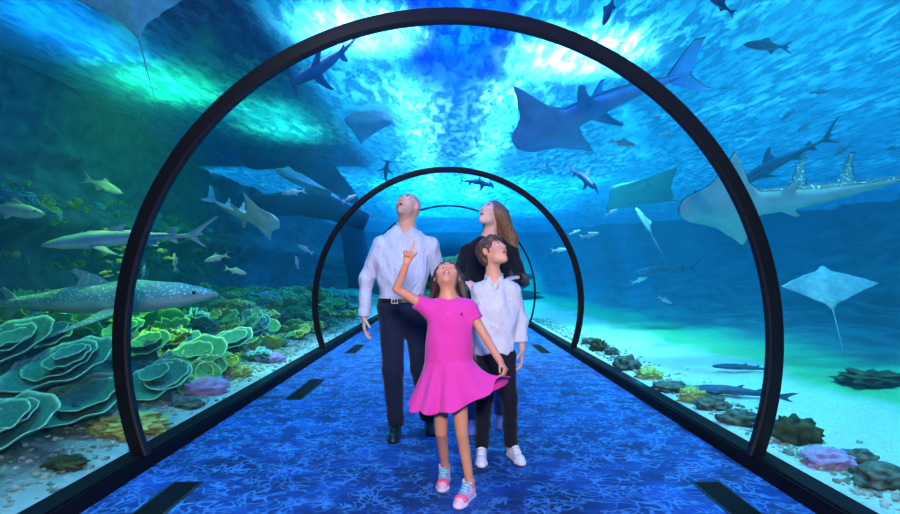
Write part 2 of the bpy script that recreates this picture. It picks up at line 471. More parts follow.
# floor plates let into the carpet
pm = plain('floor_plate_metal', (0.012, 0.014, 0.02), 0.3, 0.5)
pm2 = plain('floor_plate_slot', (0.003, 0.003, 0.004), 0.8, 0.1)
plates = [(-1.50, 2.72, 'black floor grille on the left, nearest the camera'), (-1.49, 5.9, 'black floor grille left of the man, by the left kerb'), (-1.50, 9.1, 'far floor grille left of the man'),
          (1.49, 2.72, 'black floor grille in the right front corner'), (1.50, 9.1, 'far floor grille right of the boy')]
for i, (x, y, lab) in enumerate(plates):
    t = thing('floor_grille', (x, y, 0), lab, 'floor grille', 'floor grilles in the carpet')
    bm = bmesh.new()
    w, d = 0.085, 0.52
    for a in ((-w, -w + .012, -d, d), (w - .012, w, -d, d), (-w + .012, w - .012, -d, -d + .012), (-w + .012, w - .012, d - .012, d)):
        box(bm, a[0], a[1], a[2], a[3], 0.0005, 0.006)
    from_bm('frame', bm, pm, t)
    bm = bmesh.new(); box(bm, -w + .012, w - .012, -d + .012, d - .012, 0.0005, 0.0035)
    from_bm('panel', bm, pm2, t)

# ================================================================== SEA ANIMALS
def countershade(name, top, belly, rough=0.5, spots=None, lo=-0.25, hi=0.25, sscale=60, ssize=0.16):
    m, nt, N, L, b = newmat(name)
    tc = N.new('ShaderNodeTexCoord'); nz = N.new('ShaderNodeVectorMath'); nz.operation = 'NORMALIZE'; sp = N.new('ShaderNodeSeparateXYZ'); L.new(tc.outputs['Normal'], nz.inputs[0]); L.new(nz.outputs[0], sp.inputs[0])
    mr = N.new('ShaderNodeMapRange'); mr.inputs['From Min'].default_value = lo; mr.inputs['From Max'].default_value = hi
    L.new(sp.outputs['Z'], mr.inputs['Value'])
    n = tex(N, L, 'Noise', 9, 4)
    nr = ramp(N, [(0.3, 0.75), (0.7, 1.15)]); L.new(n.outputs['Fac'], nr.inputs['Fac'])
    mx = N.new('ShaderNodeMix'); mx.data_type = 'RGBA'
    L.new(mr.outputs[0], mx.inputs['Factor']); mx.inputs[6].default_value = (*belly, 1); mx.inputs[7].default_value = (*top, 1)
    mu = N.new('ShaderNodeMix'); mu.data_type = 'RGBA'; mu.blend_type = 'MULTIPLY'; mu.inputs['Factor'].default_value = 1
    L.new(mx.outputs[2], mu.inputs[6]); L.new(nr.outputs['Color'], mu.inputs[7])
    out = mu.outputs[2]
    if spots:
        v = tex(N, L, 'Voronoi', sscale)
        r = ramp(N, [(ssize, 1.0), (ssize + 0.08, 0.0)]); L.new(v.outputs['Distance'], r.inputs['Fac'])
        k = N.new('ShaderNodeMath'); k.operation = 'MULTIPLY'; L.new(r.outputs['Color'], k.inputs[0]); L.new(mr.outputs[0], k.inputs[1])
        ms = N.new('ShaderNodeMix'); ms.data_type = 'RGBA'; L.new(k.outputs[0], ms.inputs['Factor'])
        L.new(out, ms.inputs[6]); ms.inputs[7].default_value = (*spots, 1); out = ms.outputs[2]
    L.new(out, b.inputs['Base Color']); b.inputs['Roughness'].default_value = rough
    b.inputs['Specular IOR Level'].default_value = 0.3
    return m

def interp(tab, s):
    for (a, va), (b_, vb) in zip(tab, tab[1:]):
        if s <= b_:
            t = (s - a) / (b_ - a) if b_ > a else 0
            t = t * t * (3 - 2 * t) * 0.5 + t * 0.5
            return va + (vb - va) * t
    return tab[-1][1]

class Body:
    """lofted animal; nose at x=+0.5, tail at x=-0.5, z up"""
    def __init__(s): s.v = []; s.f = []
    def loft(s, W, H, n=40, k=24, belly=0.8, zc=None, power=2.0):
        rows = []
        for i in range(n + 1):
            t = i / n; t = t ** 1.15
            w, h = interp(W, t), interp(H, t); z0 = interp(zc, t) if zc else 0
            row = []
            for j in range(k):
                a = 2 * math.pi * j / k
                c, si = math.cos(a), math.sin(a)
                e = 2.0 / power
                y = w * math.copysign(abs(c) ** e, c)
                z = h * math.copysign(abs(si) ** e, si) * (1 if si > 0 else belly)
                row.append(len(s.v)); s.v.append([0.5 - t, y, z0 + z])
            rows.append(row)
        for a, b_ in zip(rows, rows[1:]):
            for j in range(k):
                s.f.append((a[j], b_[j], b_[(j + 1) % k], a[(j + 1) % k]))
        s.f.append(tuple(rows[0])); s.f.append(tuple(rows[-1][::-1]))
    def disc(s, W, T, wing=0.012, n=60, k=40, wb=0.10, curl=0.0, belly=0.45, sweep=0.0):
        """flattened ray-like loft: W half width along the body, T body thickness"""
        rows = []
        for i in range(n + 1):
            t = i / n
            w, th = interp(W, t), interp(T, t)
            row = []
            for j in range(2 * k):
                top = j < k
                v = -1 + 2 * (j / k if top else (2 * k - j) / k)
                y = w * v
                zz = th * math.exp(-(y / wb) ** 2) * (1 - v * v) ** 0.5 + wing * (1 - abs(v) ** 2) ** 0.5 * min(1, w / 0.05)
                if not top: zz = -zz * belly
                zz += curl * abs(y) ** 1.7
                row.append(len(s.v)); s.v.append([0.5 - t - sweep * abs(y), y, zz])
            rows.append(row)
        for a, b_ in zip(rows, rows[1:]):
            for j in range(2 * k):
                s.f.append((a[j], a[(j + 1) % (2 * k)], b_[(j + 1) % (2 * k)], b_[j]))
        s.f.append(tuple(rows[0][::-1])); s.f.append(tuple(rows[-1]))
    def fin(s, a, tip, tiptrail, b_, th=0.008, bulge=0.0, nt=10, nc=8, cut=0.25):
        """a,b_: root front / rear; tip, tiptrail: outer corners"""
        a, tip, tt, b_ = map(Vector, (a, tip, tiptrail, b_))
        nrm = (tip - a).cross(b_ - a).normalized()
        ctrlL = (a + tip) / 2 + (a - b_) * bulge
        ctrlT = (b_ + tt) / 2 + (a - b_) * cut
        base = len(s.v)
        for side in (1, -1):
            for i in range(nt + 1):
                t = i / nt
                le = a * (1 - t) ** 2 + ctrlL * 2 * t * (1 - t) + tip * t * t
                te = b_ * (1 - t) ** 2 + ctrlT * 2 * t * (1 - t) + tt * t * t
                for j in range(nc + 1):
                    c = j / nc
                    s.v.append(list(le.lerp(te, c) + nrm * side * th * (1 - 0.75 * t) * math.sin(math.pi * (0.04 + 0.92 * c)) ** 0.7))
        m_ = (nt + 1) * (nc + 1)
        idx = lambda sd, i, j: base + sd * m_ + i * (nc + 1) + j
        for i in range(nt):
            for j in range(nc):
                s.f.append((idx(0, i, j), idx(0, i + 1, j), idx(0, i + 1, j + 1), idx(0, i, j + 1)))
                s.f.append((idx(1, i, j), idx(1, i, j + 1), idx(1, i + 1, j + 1), idx(1, i + 1, j)))
            s.f.append((idx(0, i, 0), idx(1, i, 0), idx(1, i + 1, 0), idx(0, i + 1, 0)))
            s.f.append((idx(0, i, nc), idx(0, i + 1, nc), idx(1, i + 1, nc), idx(1, i, nc)))
        for j in range(nc):
            s.f.append((idx(0, nt, j), idx(1, nt, j), idx(1, nt, j + 1), idx(0, nt, j + 1)))
            s.f.append((idx(0, 0, j), idx(0, 0, j + 1), idx(1, 0, j + 1), idx(1, 0, j)))
    def bend(s, lat=0.0, vert=0.0, phase=0.0):
        for v in s.v:
            t = 0.5 - v[0]
            q = max(0, t - 0.25)
            v[1] += lat * q * q * (1 if not phase else math.sin(phase * t))
            v[2] += vert * q * q
    def build(s, name, mat):
        o = mesh(name, s.v, s.f, mat)
        bm = bmesh.new(); bm.from_mesh(o.data)
        bmesh.ops.recalc_face_normals(bm, faces=bm.faces[:])
        bm.to_mesh(o.data); bm.free()
        return o

def shark_mesh(name, mat, hammer=False, lat=0.5, vert=0.0, fat=1.0, dors=1.0):
    B = Body()
    f = fat
    B.loft([(0, .006), (.05, .032*f), (.14, .055*f), (.3, .068*f), (.5, .056*f), (.7, .030*f), (.86, .013), (.93, .010), (1, .004)],
           [(0, .006), (.05, .026*f), (.14, .048*f), (.3, .066*f), (.5, .056*f), (.7, .030*f), (.86, .014), (.93, .016), (1, .010)],
           zc=[(0, -.004), (.5, 0), (.88, 0.0), (1, .02)])
    if hammer:
        for sg in (1, -1):
            B.fin((.475, 0, 0), (.455, sg * .125, 0), (.425, sg * .13, 0), (.40, sg * .01, 0), .016, 0.15, cut=0.1)
    for sg in (1, -1):
        B.fin((.24, sg * .045, -.02), (.09, sg * .22, -.065), (.055, sg * .225, -.07), (.12, sg * .04, -.025), .010, .25, cut=.35)
        B.fin((-.12, sg * .025, -.03), (-.175, sg * .085, -.055), (-.20, sg * .082, -.055), (-.20, sg * .015, -.025), .006, .15)
    B.fin((.12, 0, .055), (.005, 0, .055 + .13 * dors), (-.025, 0, .05 + .125 * dors), (-.02, 0, .05), .008, .25, cut=.4)
    B.fin((-.26, 0, .02), (-.31, 0, .06), (-.335, 0, .055), (-.325, 0, .017), .005, .15)
    B.fin((-.27, 0, -.02), (-.32, 0, -.055), (-.34, 0, -.05), (-.33, 0, -.014), .005, .15)
    B.fin((-.40, 0, .012), (-.60, 0, .15), (-.625, 0, .15), (-.465, 0, .0), .007, .05, cut=.35)
    B.fin((-.40, 0, -.010), (-.505, 0, -.085), (-.52, 0, -.08), (-.46, 0, .004), .006, .1, cut=.35)
    B.bend(lat, vert)
    return B.build(name, mat)

def wedge_mesh(name, mat, lat=0.5, vert=0.0, wide=1.0, dors=1.0, tail=1.0, fat=1.0, pel=1.0):
    """guitarfish: wide flat head and pectorals, shark-like rear"""
    B = Body(); w = wide
    B.disc([(0, .004), (.012, .038*w), (.05, .070*w), (.09, .082*w), (.16, .110*w), (.23, .175*w), (.285, .240*w), (.305, .200*w), (.335, .10*w), (.38, .066*fat), (.5, .058*fat), (.65, .040*fat), (.82, .020*fat), (.93, .010), (1, .004)],
           [(0, .010), (.06, .03), (.2, .052), (.4, .060), (.6, .045*fat), (.8, .026*fat), (.93, .016), (1, .008)], wing=.010, wb=.075*w, curl=0.15, belly=.55)
    for sg in (1, -1):
        B.fin((.06, sg * .045, -.005), (-.045*pel, sg * .135*w*pel, -.012), (-.07*pel, sg * .125*w*pel, -.012), (-.05*pel, sg * .03, -.005), .008, .15, cut=.3)
    B.fin((.02, 0, .045), (-.075, 0, .045 + .13 * dors), (-.095, 0, .04 + .125 * dors), (-.085, 0, .036), .007, .1, cut=.35)
    B.fin((-.18, 0, .030), (-.26, 0, .03 + .11 * dors), (-.28, 0, .025 + .105 * dors), (-.265, 0, .025), .006, .1, cut=.35)
    B.fin((-.37, 0, .010), (-.55, 0, .13 * tail), (-.60, 0, .125 * tail), (-.50, 0, .0), .007, .05, cut=.12)
    B.fin((-.38, 0, -.008), (-.52, 0, -.085 * tail), (-.555, 0, -.08 * tail), (-.49, 0, .004), .006, .08, cut=.12)
    B.bend(lat, vert)
    return B.build(name, mat)

def ray_mesh(name, mat, curl=0.35, sweep=0.1, asp=0.62):
    B = Body()
    B.disc([(0, .012), (.03, .07), (.10, .13), (.2, .30*asp/.62), (.33, .50*asp/.62), (.42, asp), (.47, .56*asp/.62), (.58, .40*asp/.62), (.72, .24*asp/.62), (.86, .12), (.93, .07), (1, .008)],
           [(0, .012), (.12, .05), (.35, .085), (.6, .06), (.85, .03), (1, .008)], wing=.014, wb=.15, curl=curl, belly=.6, sweep=sweep)
    B.loft([(0, .012), (1, .002)], [(0, .012), (1, .002)], n=10, k=8)
    n0 = len(B.v) - 11 * 8
    for v in B.v[n0:]: v[0] = v[0] - 0.93
    return B.build(name, mat)

def fish_mesh(name, mat, deep=1.0, forked=True):
    B = Body(); d = deep
    B.loft([(0, .006), (.1, .035), (.3, .055), (.55, .045), (.8, .014), (.88, .008), (1, .004)],
           [(0, .008), (.1, .07*d), (.3, .115*d), (.55, .10*d), (.78, .04*d), (.88, .03*d), (1, .02)], n=24, k=14, belly=1.0)
    B.fin((-.32, 0, .02), (-.56, 0, .15*d), (-.60, 0, .15*d), (-.42, 0, 0), .006, .05, nt=5, nc=3)
    B.fin((-.32, 0, -.02), (-.56, 0, -.15*d), (-.60, 0, -.15*d), (-.42, 0, 0), .006, .05, nt=5, nc=3)
    B.fin((.2, 0, .09*d), (-.02, 0, .19*d), (-.08, 0, .18*d), (-.2, 0, .06*d), .005, .05, nt=5, nc=3)
    B.fin((-.02, 0, -.09*d), (-.12, 0, -.17*d), (-.16, 0, -.16*d), (-.24, 0, -.05*d), .005, .05, nt=5, nc=3)
    for sg in (1, -1):
        B.fin((.2, sg*.045, -.02), (.08, sg*.12, -.07), (.06, sg*.11, -.08), (.12, sg*.045, -.04), .004, .05, nt=4, nc=3)
    return B.build(name, mat)

def place(o, nose, tail, lateral=None, up=None, roll=0.0):
    """set the animal between two world points"""
    nose, tail = Vector(nose), Vector(tail)
    X = (nose - tail); Ln = X.length; X.normalize()
    if lateral is not None:
        Y = Vector(lateral); Y = (Y - X * Y.dot(X)).normalized()
        Z = X.cross(Y)
        if Z.z < 0: Y = -Y; Z = -Z
    else:
        U = Vector(up or (0, 0, 1)); Z = (U - X * U.dot(X)).normalized(); Y = Z.cross(X)
    M = Matrix((X, Y, Z)).transposed()
    if roll: M = M @ Matrix.Rotation(roll, 3, 'X')
    o.matrix_world = Matrix.Translation((nose + tail) / 2) @ M.to_4x4() @ Matrix.Scale(Ln, 4)
    return o

eye_m = plain('fish_eye', (0.01, 0.01, 0.015), 0.15, 0.6)
def eyes(o, x, y, z, r):
    for sg in (1, -1):
        bm = bmesh.new(); bmesh.ops.create_uvsphere(bm, u_segments=10, v_segments=8, radius=r)
        for v in bm.verts: v.co += Vector((x, sg * y, z))
        from_bm('eye', bm, eye_m, o, smooth=True)

grey = countershade('shark_skin', (0.13, 0.26, 0.30), (0.38, 0.52, 0.54))
dark = countershade('dark_shark_skin', (0.015, 0.05, 0.11), (0.06, 0.14, 0.22))
pale = countershade('pale_ray_skin', (0.20, 0.34, 0.40), (0.55, 0.68, 0.70))
spotm = countershade('spotted_wedgefish_skin', (0.006, 0.025, 0.05), (0.42, 0.66, 0.64), spots=(0.75, 0.9, 0.85), sscale=80, ssize=0.17, lo=-0.85, hi=-0.5)
leop = countershade('speckled_shark_skin', (0.16, 0.32, 0.34), (0.34, 0.52, 0.50), spots=(0.55, 0.80, 0.75), sscale=95, ssize=0.26)
wedgeb = countershade('guitarfish_skin', (0.01, 0.03, 0.09), (0.16, 0.46, 0.80))
silver = countershade('silver_fish_skin', (0.22, 0.34, 0.38), (0.62, 0.70, 0.70), rough=0.35)
darkfish = countershade('dark_blue_fish_skin', (0.02, 0.05, 0.12), (0.45, 0.55, 0.65), lo=-0.9, hi=-0.5)
yellowf = countershade('yellow_green_fish_skin', (0.35, 0.45, 0.12), (0.65, 0.72, 0.30), rough=0.4)

# large guitarfish overhead
o = wedge_mesh('guitarfish', wedgeb, lat=-0.25, wide=1.75, tail=1.6, dors=.9, fat=1.3)
place(o, P(517, 148, 7.2), P(682, 58, 5.9), lateral=Vector((97, 112, -43)))
tag(o, 'large blue guitarfish overhead, belly down, tail behind the near hoop', 'fish')
eyes(o, .40, .10, .035, .006)
# wedgefish with two spotted dorsal fins on the right
o = wedge_mesh('wedgefish', spotm, lat=0.15, wide=1.35, dors=2.1, tail=.8, fat=1.2, pel=.62)
place(o, P(678, 211, 6.5), P(925, 188, 5.4), lateral=Vector((40, 84, -80)))
tag(o, 'huge pale wedgefish with two white spotted dorsal fins behind the near hoop', 'fish')
eyes(o, .41, .085, .04, .006)
# dark shark above it
o = shark_mesh('reef_shark', dark, lat=-0.25)
place(o, P(728, 190, 8.2), P(832, 133, 7.4))
tag(o, 'dark slim shark above the spotted wedgefish, tail raised', 'shark'); eyes(o, .44, .026, .008, .006)
# sharks on the left
o = shark_mesh('reef_shark', grey, lat=0.2, vert=-0.03, fat=1.05, dors=.35)
place(o, P(41, 245, 5.3), P(200, 231, 6.0), roll=-0.25)
tag(o, 'slim pale shark crossing behind the left side of the near hoop', 'shark'); eyes(o, .44, .024, .008, .005)
o = shark_mesh('speckled_shark', leop, lat=0.12, vert=0.0, fat=.95, dors=.42)
place(o, P(217, 293, 5.2), P(-50, 309, 5.6), roll=0.15)
tag(o, 'long pale speckled shark above the green corals, head to the right', 'shark'); eyes(o, .44, .032, .010, .006)
o = wedge_mesh('guitarfish', pale, lat=-0.15, vert=0.28, wide=1.4)
place(o, P(279, 222, 7.8), P(203, 212, 8.3), lateral=Vector((15, 40, -40)))
tag(o, 'small pale guitarfish swimming left of the man, tail curled up', 'fish')
o = shark_mesh('hammerhead_shark', dark, hammer=True, lat=0.2, fat=1.0)
place(o, P(289, 84, 6.8), P(364, 44, 7.6), lateral=Vector((20, 60, -30)))
tag(o, 'dark blue hammerhead shark under the bright glare, top left', 'shark')
ham = []
for (n_, t_, yn, yt, lab) in (((388, 160), (382, 186), 12, 12.6, 'small hammerhead shark high above the head of the man'),
                              ((494, 186), (458, 177), 13, 13.5, 'tiny dark hammerhead shark above the woman, in front of the blue stripe'),
                              ((598, 190), (563, 160), 9, 9.8, 'dark hammerhead shark diving under the big guitarfish')):
    h = shark_mesh('hammerhead_shark', dark, hammer=True, lat=.3) if not ham else ham[0].copy()
    if ham: COL.objects.link(h)
    place(h, P(*n_, yn), P(*t_, yt), lateral=Vector((20, 30, -25)))
    tag(h, lab, 'shark', 'hammerhead sharks'); ham.append(h)
# rays
o = ray_mesh('stingray', countershade('white_ray_skin', (.55, .66, .7), (.95, .95, .95)), curl=.12, sweep=.06, asp=1.0)
place(o, P(822, 266, 7.0), P(833, 310, 6.8), lateral=Vector((88, 0, 24)))
tag(o, 'white bellied stingray gliding below the spotted wedgefish', 'ray')
o = ray_mesh('stingray', pale, curl=.3, sweep=.05, asp=.45)
place(o, P(636, 208, 9.5), P(651, 234, 9.2), lateral=Vector((18, 14, -8)))
tag(o, 'small pale ray right of the second hoop, standing on edge', 'ray')
o = ray_mesh('stingray', pale, curl=.2, sweep=.05)
place(o, P(275, 170, 10.5), P(340, 200, 11.6), lateral=Vector((30, 60, -10)))
tag(o, 'pale ray in front of the dark sunken arch', 'ray')
o = ray_mesh('manta_ray', countershade('manta_skin', (0.2, 0.4, 0.6), (0.55, 0.85, 1.0)), curl=.1, sweep=.1, asp=.8)
place(o, P(112, -62, 5.4), P(138, 36, 6.0), lateral=Vector((160, 40, 15)))
tag(o, 'big blue ray cut off by the upper left picture edge', 'ray')
o = ray_mesh('stingray', grey, curl=.15, sweep=.05, asp=.5)
place(o, P(345, 120, 12), P(405, 116, 13), lateral=Vector((10, 60, -20)))
tag(o, 'hazy blue green ray above the dark sunken arch', 'ray')
o = ray_mesh('stingray', countershade('teal_ray_skin', (0.06, .25, .25), (.2, .5, .45)), curl=.1, sweep=.05, asp=.5)
place(o, P(612, 188, 11), P(672, 200, 12), lateral=Vector((10, 60, -20)))
tag(o, 'hazy turquoise ray between the second and near hoop', 'ray')
# shapes resting on the sand
def on_bed(px, py):
    """point of the sea bed seen at the pixel"""
    lo = 1.0
    for i in range(4000):
        Y = 1.5 + i * 0.01; q = P(px, py, Y)
        if abs(q.x) > 2.0 and q.z <= bed(q.x, q.y): return q
    return P(px, py, 20)
for (px, py, L_, ang, lab) in ((735, 397, .80, 160, 'dark ray lying on the sand by the lower near hoop'), (742, 372, .62, 165, 'second dark ray further out on the sand'),):
    q = on_bed(px, py)
    o = wedge_mesh('guitarfish', dark, lat=.3, dors=.35, tail=.5)
    a = math.radians(ang); d = Vector((math.cos(a), math.sin(a), 0)) * L_ / 2
    place(o, q + d + Vector((0, 0, .05)), q - d + Vector((0, 0, .05)))
    tag(o, lab.replace('ray', 'guitarfish'), 'fish')
# small fish
base = {}
def small(kind, px, py, Y, L_, ang, lab, group='small fish in the tank', tilt=0.0, deep=1.0):
    mats = {'silver': silver, 'dark': darkfish, 'yellow': yellowf}
    if kind not in base:
        o = fish_mesh('small_fish', mats[kind]); base[kind] = o
        eyes(o, .36, .036, .03, .016)
    else:
        o = base[kind].copy(); COL.objects.link(o)
        for ch in base[kind].children:
            c = ch.copy(); COL.objects.link(c); c.parent = o
    a = math.radians(ang)
    d = Vector((math.cos(a), tilt, math.sin(a))).normalized() * L_ * Y / F / 2
    q = P(px, py, Y)
    place(o, q + d, q - d)
    tag(o, lab, 'fish', group)
small('dark', 766, 46, 6.5, 46, 176, 'dark blue fish high on the right, above the thin shark')
small('dark', 720, 4, 6.2, 34, 145, 'dark fish at the top picture edge, right of the glare')
small('dark', 609, 10, 5.8, 34, 250, 'slim dark fish hanging down at the top, in the glare')
small('silver', 623, 143, 7, 26, -10, 'white fish under the tail of the big guitarfish')
small('silver', 216, 258, 6.5, 24, 195, 'silver fish above the speckled shark, upper of two', deep=.7)
small('silver', 236, 271, 6.8, 22, -15, 'silver fish above the speckled shark, lower of two')
small('silver', 175, 262, 6.5, 18, 95, 'small upright fish right of the near hoop, over the speckled shark')
small('silver', 143, 273, 6.3, 16, 80, 'small upright fish beside the near hoop, above the speckled shark')
small('silver', 293, 192, 9, 24, 188, 'pale fish in front of the pale ray by the dark arch')
small('silver', 305, 249, 10, 18, 150, 'small pale fish left of the man at shoulder height')
small('silver', 297, 262, 10, 13, 100, 'tiny pale fish left of the man, above the reef')
small('silver', 650, 352+16, 7.5, 22, -25, 'pale fish just over the sand, right of the second hoop')
small('silver', 14, 210, 6.0, 62, -8, 'big pale fish cut by the left picture edge, above the slim pale shark', deep=1)
small('silver', 104, 186, 7.0, 40, -22, 'pale fish in front of the dark rock wall, upper left of the near hoop')
o = shark_mesh('reef_shark', dark, lat=.2, dors=.6); place(o, P(636, 272, 11), P(690, 268, 11.5)); tag(o, 'hazy dark shark far off between the small ray and the near hoop', 'shark')
for k_, (px, py, L_, a) in enumerate(((655, 117, 13, 10), (667, 134, 16, 4), (722, 85, 20, 6), (788, 115, 18, 215), (804, 127, 18, 215), (842, 150, 22, 212), (820, 92, 20, 5), (893, 148, 16, 190),
                                      (350, 198, 16, 25), (590, 235, 18, 15), (560, 250, 16, 5), (640, 280, 16, 20), (665, 300, 16, -25), (612, 212, 14, 25), (575, 232, 12, 20))):
    small('silver', px, py, 8.5 + (k_ % 4), L_, a, 'thin pale fish glinting far off in the blue water', 'far pale fish in the blue water')
rnd = random.Random(4)
for k_ in range(26):
    px = rnd.uniform(85, 178); py = 250 + rnd.uniform(-1, 1) * 26
    if k_ % 2: px = rnd.uniform(96, 128); py = rnd.uniform(246, 262)
    small('yellow', px, py, rnd.uniform(5.6, 6.0) + .6, rnd.uniform(7, 13), 180 + rnd.uniform(-25, 25), 'tiny yellow green fish of the shoal behind the slim pale shark', 'shoal of tiny yellow green fish', tilt=rnd.uniform(-.3, .3))

# ================================================================== CORALS AND ROCKS
def coral_mat(name, flesh, rim, bump=0.6, nscale=40):
    """flesh colour with pale growing rim; rim amount stored per vertex"""
    m, nt, N, L, b = newmat(name)
    at = N.new('ShaderNodeAttribute'); at.attribute_name = 'rim'
    n = tex(N, L, 'Noise', nscale, 5)
    nr = ramp(N, [(0.3, 0.6), (0.7, 1.2)]); L.new(n.outputs['Fac'], nr.inputs['Fac'])
    mx = N.new('ShaderNodeMix'); mx.data_type = 'RGBA'
    L.new(at.outputs['Fac'], mx.inputs['Factor']); mx.inputs[6].default_value = (*flesh, 1); mx.inputs[7].default_value = (*rim, 1)
    mu = N.new('ShaderNodeMix'); mu.data_type = 'RGBA'; mu.blend_type = 'MULTIPLY'; mu.inputs['Factor'].default_value = 1
    L.new(mx.outputs[2], mu.inputs[6]); L.new(nr.outputs['Color'], mu.inputs[7]); L.new(mu.outputs[2], b.inputs['Base Color'])
    bp = N.new('ShaderNodeBump'); bp.inputs['Strength'].default_value = bump; bp.inputs['Distance'].default_value = 0.01
    L.new(n.outputs['Fac'], bp.inputs['Height']); L.new(bp.outputs[0], b.inputs['Normal'])
    b.inputs['Roughness'].default_value = 0.8
    return m

def set_attr(me, name, vals):
    a = me.attributes.new(name, 'FLOAT', 'POINT')
    a.data.foreach_set('value', vals)

def plate(R, cup, seed, ruffle=0.06, th=0.012, nr=14, na=56, spiral=0.0):
    """ruffled coral plate; returns verts, faces, rim values"""
    v = []; f = []; rim = []
    def pt(i, j, top):
        r = i / nr; a = 2 * math.pi * j / na
        rr = R * (1 + 0.16 * mn.noise(Vector((math.cos(a) * 1.2, math.sin(a) * 1.2, seed)))) * (0.06 + 0.94 * r)
        z = cup * r ** 1.8 + ruffle * r ** 2.5 * (mn.noise(Vector((math.cos(a) * 3, math.sin(a) * 3, seed + 5))) + 0.5 * math.sin(a * 9 + seed))
        z += spiral * a / (2 * math.pi) * r
        t = th * (1 - 0.5 * r)
        return (rr * math.cos(a), rr * math.sin(a), z + (t if top else -t))
    for top in (1, 0):
        for i in range(nr + 1):
            for j in range(na):
                v.append(pt(i, j, top)); rim.append(max(0.0, (i / nr - 0.92) / 0.08) if top else 0.0)
    n1 = (nr + 1) * na
    for i in range(nr):
        for j in range(na):
            a, b_, c, d = i * na + j, i * na + (j + 1) % na, (i + 1) * na + (j + 1) % na, (i + 1) * na + j
            f.append((a, d, c, b_)); f.append((n1 + a, n1 + b_, n1 + c, n1 + d))
    for j in range(na):
        a, b_ = nr * na + j, nr * na + (j + 1) % na
        f.append((a, n1 + a, n1 + b_, b_))
        a, b_ = j, (j + 1) % na
        f.append((a, b_, n1 + b_, n1 + a))
    return v, f, rim

plate_m = coral_mat('plate_coral', (0.03, 0.22, 0.16), (0.50, 0.90, 0.55))
stalk_m = plain('coral_stalk', (0.05, 0.10, 0.08), 0.9, 0.1, nscale=20, bump=.5, color2=(0.02, 0.05, 0.05))
def plate_colony(px, py, r_px, label, seed, tiers=3, mat=plate_m, tilt=0.42, lift=0.12):
    q = on_bed_l(px, py)
    R = 1.12 * r_px * q.y / F
    t = thing('plate_coral', (q.x, q.y, q.z - 0.02), label, 'coral')
    rs = random.Random(seed)
    # stump
    bm = bmesh.new()
    bmesh.ops.create_cone(bm, cap_ends=True, segments=14, radius1=R * .5, radius2=R * .22, depth=lift + .16)
    for v in bm.verts: v.co.z += (lift + .16) / 2 - 0.12
    bmesh.ops.subdivide_edges(bm, edges=bm.edges[:], cuts=2, use_grid_fill=True)
    for v in bm.verts: v.co += v.co.normalized() * .02 * mn.noise(v.co * 14)
    from_bm('stump', bm, stalk_m, t, smooth=True)
    for k in range(tiers):
        rr = R * (1.0, 0.66, 0.42, .28)[k]
        v, f, rim = plate(rr, 0.09 * rr / .3, seed * 3.1 + k * 7, ruffle=.06 * rr, spiral=0.0)
        off = Vector(((rs.random() - .5) * R * .35 * (k > 0), (rs.random() - .3) * R * .35 * (k > 0), lift + 0.05 * k))
        Mx = Matrix.Rotation(tilt + (rs.random() - .5) * .15, 4, 'X') @ Matrix.Rotation(-.12, 4, 'Y')
        v = [Mx @ Vector(p) + off for p in v]
        o = mesh('plate', v, f, mat, t)
        set_attr(o.data, 'rim', rim)
    return t
def on_bed_l(px, py):
    for i in range(6000):
        Y = 1.2 + i * 0.005; q = P(px, py, Y)
        if abs(q.x) > 2.0 and q.z <= bed(q.x, q.y): return q
    return P(px, py, 15)

cs = [(4, 368, 46, 'ruffled turquoise plate coral cut by the left picture edge, upper one', 1, 3),
      (66, 388, 46, 'tiered plate coral with coiled turquoise plates, left of the near hoop', 2, 4),
      (84, 424, 42, 'wide bowl shaped plate coral with pale rim just above the sand', 3, 2),
      (0, 455, 50, 'large turquoise plate coral at the lower left picture edge', 4, 3),
      (160, 398, 30, 'plate coral right behind the near hoop', 5, 3),
      (196, 372, 30, 'coiled plate coral above the purple stone', 6, 3),
      (150, 358, 20, 'small plate coral above and behind the near hoop coral', 7, 2),
      (232, 352, 20, 'plate coral between the purple stones', 8, 2),
      (120, 345, 22, 'plate coral in the green coral thicket left of the near hoop', 9, 2),
      (52, 352, 22, 'plate coral behind the coiled turquoise one', 10, 2),
      (255, 335, 16, 'small plate coral near the second hoop', 11, 2)]
for a in cs: plate_colony(*a[:3], a[3], a[4], a[5])

# small coral kinds
def leafy(seed, mat, name='leafy_coral'):
    v = []; f = []; rim = []
    rs = random.Random(seed)
    for k in range(7):
        pv, pf, pr = plate(rs.uniform(.07, .13), rs.uniform(.02, .06), seed + k * 3.3, ruffle=.03, th=.006, nr=6, na=20)
        off = Vector((rs.uniform(-.12, .12), rs.uniform(-.12, .12), rs.uniform(.02, .11)))
        Mx = Matrix.Rotation(rs.uniform(-.1, .8), 4, 'X') @ Matrix.Rotation(rs.uniform(-.5, .5), 4, 'Y')
        n0 = len(v)
        v += [Mx @ Vector(p) + off for p in pv]; f += [tuple(i + n0 for i in q) for q in pf]; rim += pr
    o = mesh(name, v, f, mat); set_attr(o.data, 'rim', rim); return o
def lumpy(seed, mat, name, amp=.3, freq=4, flat=.7, r=.14, sub=4):
    bm = bmesh.new(); bmesh.ops.create_icosphere(bm, subdivisions=sub, radius=r)
    for v in bm.verts:
        d = v.co.normalized()
        k = 1 + amp * mn.fractal(d * freq * .5 + Vector((seed, 0, 0)), 1.0, 2.0, 4)
        v.co = d * r * k; v.co.z *= flat
    o = from_bm(name, bm, mat, smooth=True)
    return o
